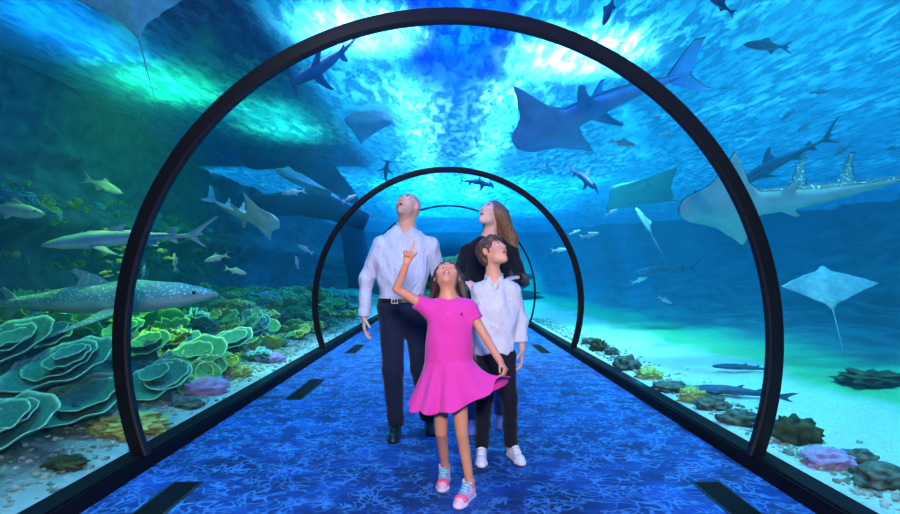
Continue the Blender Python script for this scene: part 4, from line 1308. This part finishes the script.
jeans_m = fabric('blue_denim', (0.05, 0.08, 0.28)); pink_m = fabric('hot_pink_pique', (0.66, 0.045, 0.34), c2=(0.60, 0.038, 0.30), sheen=.15, crease=.15)
leather = plain('black_leather', (0.010, 0.010, 0.014), .35, .5); brass = plain('buckle_metal', (0.7, 0.7, 0.72), .25, .5, metal=1.0)
button_m = plain('pearl_button', (0.85, 0.85, 0.9), .3, .5); white_l = plain('white_leather', (0.82, 0.80, 0.88), .45, .4); white_s = plain('white_rubber', (0.80, 0.78, 0.86), .6, .3)
violet_l = plain('violet_leather', (0.22, 0.20, 0.60), .5, .4); pinkl = plain('pale_pink_mesh', (0.82, 0.52, 0.70), .6, .3, nscale=60, color2=(0.70, 0.42, 0.66)); pinkt = plain('coral_pink_patch', (0.85, 0.14, 0.30), .6, .3)
turq = plain('turquoise_laces', (0.05, 0.50, 0.70), .6, .3); soleb = plain('pink_sole', (0.75, 0.60, 0.78), .6, .3)

def buttons(person, origin, pts, r=.006, mat=button_m, parent=None):
    for p in pts:
        bm = bmesh.new(); bmesh.ops.create_cone(bm, cap_ends=True, segments=12, radius1=r, radius2=r, depth=.003, matrix=Matrix.Translation(Vector(p) - Vector(origin)) @ Matrix.Rotation(math.pi / 2, 4, 'X'))
        from_bm('button', bm, mat, parent or person)
def front_y(vol, x, z):
    """front surface of a volume at x, z"""
    ix = int((x - vol.lo[0]) / vol.res); iz = int((z - vol.lo[2]) / vol.res)
    col = vol.D[ix, :, iz]; w = np.where(col < 0)[0]
    return float(vol.ax[1][w[0]]) if len(w) else None
def collar(vol_lo, vol_hi, base, top, r0, r1, person, origin, mat, gap=.05, parent=None):
    """shirt collar: a standing band round the neck, folded points in front"""
    b_, t = Vector(base), Vector(top); d = (t - b_).normalized()
    v = Vol(vol_lo, vol_hi, .003)
    v.cone(b_ - d * .012, t, r0 + .014, r1 + .009, .004)
    for sg in (1, -1):                                      # collar points
        v.cone(b_ + Vector((sg * .035, -r0 * .80, .012)), b_ + Vector((sg * .050, -r0 * 1.12, -.045)), .018, .008, .012)
    v.cone(b_ - d * .06, t + d * .06, r0 + .002, r1 + .001, 0, mode='sub')
    v.half(tuple(d), tuple(t - d * .004)); v.half(tuple(-d), tuple(b_ - d * .055))
    v.cone(b_ + Vector((0, -r0 - .02, -.06)), t + Vector((0, -r1 - .01, .05)), gap * .25, gap, 0, mode='sub')
    return v.build('collar', mat, parent or person, origin)[0]

# ------------------------------------------------------------------ the man
def man():
    Y = 4.15; p = lambda x, y, dy=0: P(x, y, Y + dy)
    org = Vector((p(402, 437).x, Y, 0)); O = np.array(org)
    t = thing('person', org, 'man in pale lavender shirt and dark jeans, standing, looking up with open mouth', 'person')
    H = Head(p(408, 207, -.01), .232, 38, -26, -4)
    sk = skin_mat('skin_man', (0.80, 0.42, 0.32), (0.64, 0.24, 0.20), (0.36, 0.24, 0.21))
    v = Vol((org.x - .42, Y - .30, .0), (org.x + .42, Y + .45, 1.95), .0048)
    H.sculpt(v, mouth=.6)
    nb = p(406, 232, .02)
    v.cone(H.w((0, .12, -.12)), nb, .058, .062, .03)
    v.cone(H.w((0, -.05, -.25)), nb + Vector((0, -.03, .0)), .045, .045, .03)
    sL, sR = p(381, 246), p(430, 246, .02)
    eL, wL = p(366, 281, .05), p(364, 316, .0)
    eR, wR = p(441, 282, .12), p(439, 312, .02)
    v.cone(sL, sR, .05, .05, .04); v.cone(nb, p(404, 262), .07, .09, .05, flat=.7)
    v.cone(p(404, 255), p(402, 305), .12, .11, .05, flat=.62)
    for a, b_, c in ((sL, eL, wL), (sR, eR, wR)):
        v.cone(a, b_, .048, .038, .03); v.cone(b_, c, .038, .026, .008)
    hL, hR = p(392, 312), p(416, 312, .02)
    kL, kR = p(393, 370, -.04), p(421, 368, .04); aL, aR = p(396, 426, .03), p(429, 420, .22)
    for a, b_, c in ((hL, kL, aL), (hR, kR, aR)):
        v.cone(a, b_, .07, .052, .03); v.cone(b_, c, .05, .036, .02); v.cone(c, (c.x, c.y, .06), .032, .026, .02)
    hand.palm = Vector((1, .2, 0)); hand(v, wL + (wL - eL).normalized() * .01, (wL - eL) + Vector((.02, 0, -.1)), Vector((.25, -1, 0)), 1.0, ((14, 20, 14), (18, 24, 16), (22, 26, 18), (26, 28, 20)))
    hand.palm = Vector((-1, .2, 0)); hand(v, wR + (wR - eR).normalized() * .01, (wR - eR), Vector((-.2, -1, 0)), 1.0, ((14, 20, 14), (18, 24, 16), (22, 26, 18), (26, 28, 20)))
    o, V = v.build('body', sk, t, O); H.paint(o, V, .75, .6)
    H.extras(t, O, brow_brown)
    # shirt
    v = Vol((org.x - .42, Y - .26, .93), (org.x + .42, Y + .30, 1.66), .005)
    v.cone(p(404, 249, .01), p(403, 268, .0), .178, .180, .05, flat=.62); v.cone(p(403, 268), p(401, 300), .180, .166, .06, flat=.62)
    v.cone(sL, sR, .058, .058, .05); v.cone(p(398, 243, .02), p(413, 243, .02), .060, .060, .05)
    for a, b_, c in ((sL, eL, wL), (sR, eR, wR)):
        v.cone(a, b_, .066, .056, .03); v.cone(b_, c, .055, .040, .03)
    v.folds(.0060, lambda x, y, z: np.sin(26 * z + 14 * x + 3 * np.sin(9 * x)) * np.sin(17 * x - 11 * z) + .6 * np.sin(60 * x + 20 * z) * np.sin(23 * z))
    v.cone(nb - Vector((0, 0, .03)), nb + Vector((0, -.015, .12)), .062, .066, 0, mode='sub')
    v.cone(nb + Vector((0, -.13, -.05)), nb + Vector((0, -.06, .10)), .012, .07, 0, mode='sub')
    v.half((wL - eL), wL - (wL - eL).normalized() * .012) if False else None
    v.half((0, 0, -1), (0, 0, p(400, 315).z))
    g = np.meshgrid(*v.ax, indexing='ij', sparse=True)
    # tucked in: trim the torso below the belt, keep the sleeves
    m_ = (np.abs(g[0] - p(401, 300).x) < .19) & (g[2] < p(400, 304).z)
    v.D = np.where(m_ & (np.abs(g[0] - wL.x) > .075) & (np.abs(g[0] - wR.x) > .075), 1.0, v.D).astype(np.float32)
    sh, _ = v.build('shirt', shirt_m, t, O, relax=2)
    collar((nb.x - .14, nb.y - .16, nb.z - .10), (nb.x + .14, nb.y + .13, nb.z + .10), nb + Vector((0, .004, .012)), nb + Vector((0, -.014, .074)), .068, .062, t, O, shirt_m, .055, sh)
    for c, e in ((wL, eL), (wR, eR)):
        d = (c - e).normalized(); w = Vol(c - Vector((.07, .07, .07)), c + Vector((.07, .07, .07)), .0035)
        w.cone(c - d * .045, c + d * .004, .046, .043, .002); w.cone(c - d * .1, c + d * .06, .034, .032, 0, mode='sub')
        w.half(tuple(d), c + d * .006); w.half(tuple(-d), c - d * .05); w.build('cuff', shirt_m, sh, O)
    pts = [(p(404, yy).x, (front_y(v, p(404, yy).x, p(404, yy).z) or Y - .11) - .001, p(404, yy).z) for yy in (246, 256, 266, 276, 287)]
    buttons(t, O, pts, .0055, parent=sh)
    # trousers, belt
    v = Vol((org.x - .25, Y - .22, .06), (org.x + .32, Y + .42, 1.08), .005)
    v.cone(p(392, 308), p(411, 308, .0), .108, .108, .05, flat=.85)
    v.cone(p(401, 300), p(401, 306), .165, .168, .03, flat=.64)
    for a, b_, c in ((hL, kL, aL), (hR, kR, aR)):
        v.cone(a - Vector((0, 0, .04)), b_, .098, .076, .03); v.cone(b_, c - Vector((0, 0, .03)), .076, .058, .03)
    v.folds(.0030, lambda x, y, z: np.sin(55 * z + 9 * x) * np.clip(np.sin(6.5 * z + 1.0), 0, 1) + .4 * np.sin(90 * x + 25 * z))
    v.half((0, 0, 1), (0, 0, p(400, 299).z)); v.half((0, 0, -1), (0, 0, .075))
    tr, _ = v.build('trousers', navy_m, t, O, relax=2)
    zb = p(401, 300.5).z
    v = Vol((org.x - .25, Y - .2, zb - .05), (org.x + .25, Y + .2, zb + .05), .0035)
    v.cone(p(401, 296), p(401, 306), .172, .172, .0, flat=.645); v.half((0, 0, 1), (0, 0, zb + .018)); v.half((0, 0, -1), (0, 0, zb - .018))
    be, _ = v.build('belt', leather, t, O)
    bm = bmesh.new(); fy = front_y(v, p(396, 300).x, zb); x = p(396, 300).x - org.x; y0 = fy - org.y
    for q in ((x - .024, x - .018, zb - .018, zb + .018), (x + .018, x + .024, zb - .018, zb + .018), (x - .018, x + .018, zb + .013, zb + .018), (x - .018, x + .018, zb - .018, zb - .013), (x - .002, x + .002, zb - .013, zb + .013)):
        box(bm, q[0], q[1], y0 - .006, y0 + .002, q[2], q[3])
    from_bm('buckle', bm, brass, be)
    a = Vector((aL.x + .0, aL.y + .07, 0)); shoe(t, O, a, a + Vector((-.02, -1, 0)), .29, (leather, leather), 1.0, boot=True)
    a = Vector((aR.x - .0, aR.y + .07, 0)); shoe(t, O, a, a + Vector((.10, -1, 0)), .29, (leather, leather), 1.0, boot=True)
    return t
man()

# ------------------------------------------------------------------ the woman
def woman():
    Y = 4.32; p = lambda x, y, dy=0: P(x, y, Y + dy)
    org = Vector((p(486, 430).x, Y, 0)); O = np.array(org)
    t = thing('person', org, 'woman in black top with long light brown hair, standing behind the boy, looking up', 'person')
    H = Head(p(491, 214, -.02), .222, 28, -48, 0)
    sk = skin_mat('skin_woman', (0.88, 0.52, 0.42), (0.70, 0.18, 0.20))
    v = Vol((org.x - .36, Y - .66, .0), (org.x + .40, Y + .30, 1.92), .0048)
    H.sculpt(v, mouth=.1, soft=1)
    nb = p(489, 240, .04)
    v.cone(H.w((0, .12, -.12)), nb, .048, .052, .03)
    sL, sR = p(467, 252, .02), p(511, 252, .02); eL, eR = p(456, 282, -.12), p(522, 280, -.12)
    wL, wR = p(466, 281, -.46), p(519, 277, -.46)
    v.cone(sL, sR, .04, .04, .04); v.cone(nb, p(489, 268), .06, .09, .05, flat=.7); v.cone(p(489, 265), p(488, 315), .11, .12, .05, flat=.62)
    for a, b_, c in ((sL, eL, wL), (sR, eR, wR)):
        v.cone(a, b_, .038, .031, .03); v.cone(b_, c, .031, .022, .02)
    hL, hR = p(478, 322), p(499, 322); kL, kR = p(475, 374, -.02), p(499, 374); aL, aR = p(471, 420, .03), p(500, 412, .16)
    for a, b_, c in ((hL, kL, aL), (hR, kR, aR)):
        v.cone(a, b_, .065, .045, .03); v.cone(b_, c, .042, .03, .02); v.cone(c, (c.x, c.y, .05), .026, .022, .02)
    hand.palm = Vector((0, .1, -1)); hand(v, wL, Vector((.35, -.45, -.25)), Vector((1, .4, 0)), .88, ((22, 26, 20),) * 4)
    hand.palm = Vector((0, .1, -1)); hand(v, wR, Vector((-.75, -.35, -.10)), Vector((-.5, .9, 0)), .88, ((22, 26, 20),) * 4)
    o, V = v.build('body', sk, t, O); H.paint(o, V, 0, .1)
    H.extras(t, O, plain('brow_light_brown', (0.14, 0.07, 0.04), .8, .2))
    # hair
    hm = hair_mat('light_brown_hair', (0.10, 0.042, 0.022), (0.34, 0.17, 0.09))
    v = Vol((org.x - .25, Y - .22, 1.10), (org.x + .36, Y + .28, 1.92), .004)
    v.ell(H.w((0, .10, .14)), np.array((.375, .42, .40)) * H.h, .01, H.R)
    for a, b_, c, r in ((H.w((.33, .05, .05)), p(512, 238, .0), p(517, 268, .0), .034), (H.w((.28, .25, .1)), p(510, 240, .05), p(515, 272, .04), .045),
                        (H.w((.15, .40, .1)), p(503, 242, .10), p(508, 275, .09), .045), (H.w((0, .38, 0)), p(497, 242, .10), p(498, 272, .10), .045),
                        (H.w((-.28, .20, .0)), p(487, 238, .09), p(484, 262, .09), .035)):
        v.cone(a, b_, r * 1.15, r * 1.15, .04); v.cone(b_, c, r * 1.15, r * .45, .04)
    v.ell(H.w((-.02, -.30, -.10)), np.array((.285, .30, .42)) * H.h, .008, H.R, mode='sub')
    v.folds(.0022, lambda x, y, z: np.sin(170 * x + 5 * z + 2 * np.sin(8 * z)) * np.sin(130 * y + 3 * z))
    v.cone(nb - Vector((0, .03, .03)), H.w((0, -.12, -.2)), .055, .06, .01, mode='sub')
    v.build('hair', hm, t, O)
    # top
    v = Vol((org.x - .36, Y - .52, .90), (org.x + .40, Y + .26, 1.62), .005)
    v.cone(p(489, 254, .01), p(489, 275), .150, .150, .05, flat=.66); v.cone(p(489, 275), p(488, 318), .145, .165, .06, flat=.66)
    v.cone(sL, sR, .056, .056, .06); v.cone(p(482, 246, .03), p(498, 246, .03), .062, .062, .06)
    for a, b_, c in ((sL, eL, wL), (sR, eR, wR)):
        v.cone(a, b_, .056, .046, .03); v.cone(b_, c, .046, .032, .03)
    v.folds(.0030, lambda x, y, z: np.sin(30 * z + 18 * x) * np.sin(21 * x - 13 * z))
    v.cone(nb - Vector((0, .01, .01)), nb + Vector((0, -.02, .15)), .062, .09, 0, mode='sub')
    v.half((0, 0, -1), (0, 0, p(488, 325).z)); 
    v.build('top', black_m, t, O, relax=2)
    v = Vol((org.x - .30, Y - .25, .05), (org.x + .32, Y + .38, 1.05), .006)
    v.cone(p(480, 318), p(496, 318), .10, .10, .05, flat=.9)
    for a, b_, c in ((hL, kL, aL), (hR, kR, aR)):
        v.cone(a, b_, .088, .062, .03); v.cone(b_, c, .060, .050, .03)
    v.folds(.003, lambda x, y, z: np.sin(60 * z + 9 * x) * np.clip(np.sin(7 * z), 0, 1)); v.half((0, 0, -1), (0, 0, .09)); v.half((0, 0, 1), (0, 0, 1.0))
    v.build('jeans', jeans_m, t, O, relax=2)
    for c in (aL, aR):
        a = Vector((c.x, c.y + .07, 0)); shoe(t, O, a, a + Vector((.0, -1, 0)), .25, (violet_l, violet_l), .95)
    return t
woman()

# ------------------------------------------------------------------ the boy
def boy():
    Y = 3.63; p = lambda x, y, dy=0: P(x, y, Y + dy)
    org = Vector((p(497, 460).x, Y, 0)); O = np.array(org)
    t = thing('person', org, 'boy in white shirt and black trousers with white sneakers, looking up to the side', 'person')
    H = Head(p(493, 252, 0), .212, 30, 46, 4)
    sk = skin_mat('skin_boy', (0.74, 0.36, 0.25), (0.60, 0.17, 0.16))
    v = Vol((org.x - .24, Y - .28, .0), (org.x + .28, Y + .24, 1.52), .0045)
    H.sculpt(v, mouth=.15, soft=1)
    nb = p(494, 281, .02)
    v.cone(H.w((0, .12, -.12)), nb, .042, .046, .03)
    sL, sR = p(479, 291, .02), p(513, 291, .0); eL, eR = p(474, 322, .06), p(521, 320, .04); wL, wR = p(474, 343, .10), p(522, 350, -.02)
    v.cone(sL, sR, .03, .03, .04); v.cone(nb, p(496, 305), .05, .07, .05, flat=.7); v.cone(p(496, 305), p(496, 352), .085, .085, .05, flat=.62)
    for a, b_, c in ((sL, eL, wL), (sR, eR, wR)):
        v.cone(a, b_, .032, .027, .03); v.cone(b_, c, .028, .020, .02)
    hL, hR = p(487, 358), p(505, 358); kL, kR = p(484, 398, -.03), p(509, 398, -.02); aL, aR = p(482, 440, .02), p(511, 438, .05)
    for a, b_, c in ((hL, kL, aL), (hR, kR, aR)):
        v.cone(a, b_, .048, .034, .03); v.cone(b_, c, .034, .025, .02); v.cone(c, (c.x, c.y, .05), .024, .02, .02)
    hand.palm = Vector((-1, .2, 0)); hand(v, wR, wR - eR + Vector((0, -.01, -.05)), Vector((-.2, -1, 0)), .80, ((14, 20, 14), (18, 24, 16), (22, 26, 18), (26, 28, 20)))
    hand.palm = Vector((1, .2, 0)); hand(v, wL, wL - eL, Vector((.2, -1, 0)), .80)
    o, V = v.build('body', sk, t, O); H.paint(o, V, 0, .15); H.extras(t, O, brow_brown)
    hm = hair_mat('brown_hair', (0.045, 0.018, 0.014), (0.15, 0.06, 0.04), (40, 40, 14))
    v = Vol(H.c - .17, H.c + .17, .0035)
    v.ell(H.w((0, .09, .16)), np.array((.375, .46, .385)) * H.h, .01, H.R)
    v.ell(H.w((0, .26, -.08)), np.array((.31, .24, .30)) * H.h, .02, H.R)
    v.cone(H.w((-.18, -.22, .36)), H.w((.16, -.26, .33)), .10 * H.h, .10 * H.h, .02)
    v.cone(H.w((.33, -.06, .12)), H.w((.335, -.07, -.04)), .05 * H.h, .03 * H.h, .01); v.cone(H.w((-.33, -.06, .12)), H.w((-.335, -.07, -.04)), .05 * H.h, .03 * H.h, .01)
    v.folds(.0035, lambda x, y, z: np.sin(120 * x + 60 * z) * np.sin(95 * y - 50 * z))
    v.ell(H.w((0, -.32, -.06)), np.array((.30, .26, .32)) * H.h, .006, H.R, mode='sub')
    for sg in (1, -1): v.ell(H.w((sg * .37, .03, -.03)), np.array((.09, .10, .13)) * H.h, .005, H.R, mode='sub')
    v.build('hair', hm, t, O)
    v = Vol((org.x - .24, Y - .22, .60), (org.x + .28, Y + .22, 1.25), .0045)
    v.cone(p(496, 298, .01), p(496, 318), .124, .125, .05, flat=.68); v.cone(p(496, 318), p(495, 352), .122, .132, .06, flat=.68)
    v.cone(sL, sR, .046, .046, .05); v.cone(p(489, 289, .02), p(502, 289, .02), .055, .055, .05)
    cR = eR.lerp(wR, .70)
    for a, b_, c in ((sL, eL, wL), (sR, eR, cR)):
        v.cone(a, b_, .048, .043, .03); v.cone(b_, c, .043, .036, .03)
    v.folds(.0030, lambda x, y, z: np.sin(34 * z + 24 * x) * np.sin(30 * x - 15 * z) + .5 * np.sin(80 * x + 20 * z))
    v.cone(nb - Vector((0, 0, .02)), nb + Vector((0, -.01, .12)), .047, .052, 0, mode='sub')
    v.cone(nb + Vector((0, -.11, -.075)), nb + Vector((0, -.04, .08)), .008, .052, 0, mode='sub')
    g = np.meshgrid(*v.ax, indexing='ij', sparse=True); hem = p(495, 353).z + .012 * np.cos(30 * (g[0] - p(495, 350).x))
    v.D = np.where((g[2] < hem) & (g[0] < cR.x - .05), 1.0, v.D).astype(np.float32)
    d = (cR - eR).normalized(); m_ = (g[0] > cR.x - .055) & (((g[2] - cR.z)) < -.01); v.D = np.where(m_, 1.0, v.D).astype(np.float32)
    sh, _ = v.build('shirt', white_m, t, O, relax=2)
    collar((nb.x - .12, nb.y - .14, nb.z - .10), (nb.x + .12, nb.y + .11, nb.z + .09), nb + Vector((0, .004, .006)), nb + Vector((0, -.012, .048)), .052, .050, t, O, white_m, .050, sh)
    w = Vol(cR - Vector((.06, .06, .06)), cR + Vector((.06, .06, .06)), .003)
    w.cone(cR - d * .03, cR + d * .008, .042, .041, .002); w.cone(cR - d * .08, cR + d * .06, .030, .030, 0, mode='sub'); w.half(tuple(d), cR + d * .010); w.half(tuple(-d), cR - d * .028)
    w.build('cuff', white_m, sh, O)
    pts = [(p(496, yy).x, (front_y(v, p(496, yy).x, p(496, yy).z) or Y - .09) - .001, p(496, yy).z) for yy in (305, 315, 325, 335, 345)]
    buttons(t, O, pts, .005, parent=sh)
    q = p(508, 302); fy = front_y(v, q.x, q.z) or Y - .08
    v2 = Vol((q.x - .02, fy - .02, q.z - .02), (q.x + .02, fy + .02, q.z + .02), .0012)
    for a, b_ in (((-.006, .004), (.006, .003)), ((-.004, .003), (-.005, -.008)), ((.005, .003), (.006, -.008)), ((.001, .004), (.003, .011))):
        v2.cone((q.x + a[0], fy, q.z + a[1]), (q.x + b_[0], fy, q.z + b_[1]), .002, .0016, .001)
    o, _ = v2.build('embroidered_emblem', black_m, sh, O, relax=0)
    v = Vol((org.x - .22, Y - .2, .06), (org.x + .24, Y + .22, .84), .0045)
    v.cone(p(489, 354), p(503, 354), .082, .082, .04, flat=.85)
    for a, b_, c in ((hL, kL, aL), (hR, kR, aR)):
        v.cone(a, b_, .068, .054, .025); v.cone(b_, c - Vector((0, 0, .035)), .053, .046, .03)
    v.folds(.0028, lambda x, y, z: np.sin(65 * z + 9 * x) * np.clip(np.sin(8 * z), 0, 1) + .4 * np.sin(90 * x + 25 * z))
    v.half((0, 0, 1), (0, 0, p(490, 349).z)); v.half((0, 0, -1), (0, 0, .075))
    v.build('trousers', dark_tr, t, O, relax=2)
    a = Vector((aL.x, aL.y + .06, 0)); shoe(t, O, a, a + Vector((-.06, -1, 0)), .235, (white_l, white_s), 1.05, lace=white_s)
    a = Vector((aR.x, aR.y + .06, 0)); shoe(t, O, a, a + Vector((.25, -1, 0)), .235, (white_l, white_s), 1.05, lace=white_s)
    return t
boy()

# ------------------------------------------------------------------ the girl
def girl():
    Y = 3.05; p = lambda x, y, dy=0: P(x, y, Y + dy)
    org = Vector((p(452, 500).x, Y, 0)); O = np.array(org)
    t = thing('person', org, 'girl in hot pink dress pointing up with one finger and holding out her skirt', 'person')
    H = Head(p(447, 277, .05), .200, 50, -2, 0)
    sk = skin_mat('skin_girl', (0.60, 0.27, 0.17), (0.52, 0.12, 0.13))
    v = Vol((org.x - .36, Y - .36, .0), (org.x + .36, Y + .32, 1.45), .0042)
    H.sculpt(v, mouth=.25, soft=1, smile=1.0)
    nb = p(449, 304, .02)
    v.cone(H.w((0, .10, -.12)), nb, .038, .044, .03); v.cone(H.w((0, -.08, -.26)), nb + Vector((0, -.02, 0)), .030, .030, .03)
    sL, sR = p(430, 309, .01), p(469, 309, .01); eL, wL = p(397, 289, -.06), p(407, 262, -.12); eR, wR = p(486, 338, -.02), p(500, 361, -.12)
    v.cone(sL, sR, .03, .03, .04); v.cone(nb, p(450, 325), .05, .07, .05, flat=.7); v.cone(p(450, 325), p(449, 370), .085, .085, .05, flat=.7)
    for a, b_, c in ((sL, eL, wL), (sR, eR, wR)):
        v.cone(a, b_, .031, .024, .025); v.cone(b_, c, .024, .0185, .006)
    hL, hR = p(440, 376), p(457, 376); kL, kR = p(441, 432, .05), p(462, 434, -.03); aL, aR = p(445, 466, .19), p(470, 484, -.04)
    for a, b_, c in ((hL, kL, aL), (hR, kR, aR)):
        v.cone(a, b_, .055, .034, .03); m_ = b_.lerp(c, .35) + Vector((0, .015, 0))
        v.cone(b_, m_, .033, .031, .005); v.cone(m_, c, .031, .022, .005); v.cone(c, (c.x, c.y, .045), .021, .018, .02)
    hand.palm = Vector((.2, -1, .1)); hand(v, wL, Vector((.12, 0, 1)), Vector((1, .2, 0)), .68, ((4, 4, 2), (95, 80, 40), (95, 85, 40), (95, 85, 40)), thumb=(.7, .5, .8), tcurl=8)
    hand.palm = Vector((-.2, .3, -1)); hand(v, wR, wR - eR + Vector((.02, -.01, -.01)), Vector((-.4, -1, .2)), .68, ((50, 45, 25), (55, 50, 30), (60, 50, 30), (60, 55, 30)), thumb=(.8, .4, .4))
    o, V = v.build('body', sk, t, O); H.paint(o, V, 0, .25)
    H.extras(t, O, brow_brown, closed=True, teeth=True)
    hm = hair_mat('dark_brown_hair', (0.016, 0.009, 0.010), (0.07, 0.03, 0.025))
    v = Vol(H.c - .22, H.c + .22, .0035)
    v.ell(H.w((0, .10, .16)), np.array((.375, .44, .385)) * H.h, .01, H.R)
    for a, b_, r in ((H.w((.36, .08, .05)), p(466, 302, .03), .024), (H.w((.25, .35, .1)), p(462, 306, .10), .035), (H.w((-.33, .12, .0)), p(432, 298, .08), .022),
                     (H.w((-.2, .4, .1)), p(440, 308, .12), .035), (H.w((0, .4, .0)), p(450, 312, .13), .04)):
        v.cone(a, b_, r * 1.1, r * .6, .03)
    v.folds(.003, lambda x, y, z: np.sin(130 * x + 20 * z) * np.sin(110 * y + 30 * z))
    v.ell(H.w((0, -.33, -.08)), np.array((.30, .30, .38)) * H.h, .006, H.R, mode='sub')
    v.cone(nb - Vector((0, .02, .03)), H.w((0, -.15, -.25)), .048, .05, .01, mode='sub')
    v.build('hair', hm, t, O)
    # dress bodice
    v = Vol((org.x - .26, Y - .2, .62), (org.x + .26, Y + .22, 1.16), .0042)
    v.cone(p(450, 316, .01), p(450, 332), .108, .112, .04, flat=.72); v.cone(p(450, 332), p(449, 352), .112, .118, .05, flat=.78); v.cone(p(449, 352), p(449, 372), .118, .130, .05, flat=.8)
    v.cone(sL, sR, .044, .044, .05); v.cone(p(444, 313, .02), p(455, 313, .02), .040, .040, .03)
    cL, cR = sL.lerp(eL, .42), sR.lerp(eR, .40)
    v.cone(sL, cL + (cL - sL) * .2, .045, .047, .03); v.cone(sR, cR + (cR - sR) * .2, .045, .047, .03)
    v.folds(.0022, lambda x, y, z: np.sin(34 * z + 30 * x) * np.sin(26 * x - 15 * z))
    v.cone(nb - Vector((0, 0, .01)), nb + Vector((0, -.01, .12)), .046, .050, 0, mode='sub')
    for c, s_ in ((cL, sL), (cR, sR)):
        d = np.array((c - s_).normalized()); g = np.meshgrid(*v.ax, indexing='ij', sparse=True)
        q = (g[0] - c[0]) * d[0] + (g[1] - c[1]) * d[1] + (g[2] - c[2]) * d[2]
        near = (np.abs(g[0] - org.x - (s_.x - org.x)) < .5) & (((g[0] - p(449, 300).x) * np.sign(s_.x - p(449, 300).x)) > .128)
        v.D = np.where((q > 0) & near & (g[2] > c.z - .14), 1.0, v.D).astype(np.float32)
    v.half((0, 0, -1), (0, 0, p(449, 368).z))
    dr, _ = v.build('dress', pink_m, t, O, relax=2)
    collar((nb.x - .11, nb.y - .12, nb.z - .09), (nb.x + .11, nb.y + .10, nb.z + .07), nb + Vector((0, .004, .004)), nb + Vector((0, -.012, .042)), .050, .047, t, O, pink_m, .030, dr)
    pts = [(p(448, yy).x, (front_y(v, p(448, yy).x, p(448, yy).z) or Y - .08) - .001, p(448, yy).z) for yy in (313, 321)]
    buttons(t, O, pts, .004, parent=dr, mat=plain('pink_button', (0.9, 0.25, 0.55), .4, .4))
    q = p(461, 314); fy = front_y(v, q.x, q.z) or Y - .08
    v2 = Vol((q.x - .02, fy - .02, q.z - .02), (q.x + .02, fy + .02, q.z + .02), .0012)
    for a, b_ in (((-.006, .004), (.006, .003)), ((-.004, .003), (-.005, -.009)), ((.005, .003), (.006, -.009)), ((.001, .004), (.003, .013))):
        v2.cone((q.x + a[0], fy, q.z + a[1]), (q.x + b_[0], fy, q.z + b_[1]), .0022, .0018, .001)
    v2.build('embroidered_emblem', navy_m, dr, O, relax=0)
    # skirt: flared cloth, its right side pulled up to the hand
    NA, NT = 144, 26; c0 = p(449, 362) - org; vs = []; fs = []
    zt, zh = p(449, 358).z, p(449, 406).z
    tipx, tipz = p(508, 371).x - org.x, p(508, 371).z
    for i in range(NT + 1):
        tt = i / NT
        for j in range(NA):
            a = 2 * math.pi * j / NA; ca, sa = math.cos(a), math.sin(a)
            x0, y0 = c0.x + .128 * ca, c0.y + .100 * sa
            R = .205 if ca < 0 else .19
            x1, y1 = c0.x - .005 + R * ca, c0.y + .175 * sa - .02
            z = zt + (zh - zt) * tt
            g = tt ** 1.25
            x = x0 + (x1 - x0) * g; y = y0 + (y1 - y0) * g
            # pull towards the hand
            k = max(0.0, math.cos(a + .38)) ** 3
            x += k * (tipx - (c0.x + R)) * tt ** 1.3 * 1.05; z += k * (tipz - zh) * tt * 1.0 - k * .03 * math.sin(math.pi * tt)
            y += -k * .07 * tt
            fold = math.sin(a * 11 + .6 * math.sin(a * 3)) * .022 * g + math.sin(a * 5 + 1) * .016 * g
            x += fold * ca; y += fold * sa; z += .008 * math.sin(a * 11 + 1.5) * g
            vs.append((x, y, z))
    for i in range(NT):
        for j in range(NA):
            a, b_ = i * NA + j, i * NA + (j + 1) % NA
            fs.append((a, b_, b_ + NA, a + NA))
    sk_o = mesh('skirt', vs, fs, pink_m, t)
    md = sk_o.modifiers.new('cloth', 'SOLIDIFY'); md.thickness = .004; md.offset = 0
    md = sk_o.modifiers.new('soft', 'SUBSURF'); md.levels = 1; md.render_levels = 1
    a = Vector((aL.x, aL.y + .055, 0)); shoe(t, O, a, a + Vector((-.08, -1, 0)), .215, (pinkl, soleb), 1.15, lace=turq, toe_m=pinkt)
    a = Vector((aR.x + .01, aR.y + .05, 0)); shoe(t, O, a, a + Vector((-.42, -1, 0)), .215, (pinkl, soleb), 1.15, lace=turq, toe_m=pinkt)
    return t
girl()
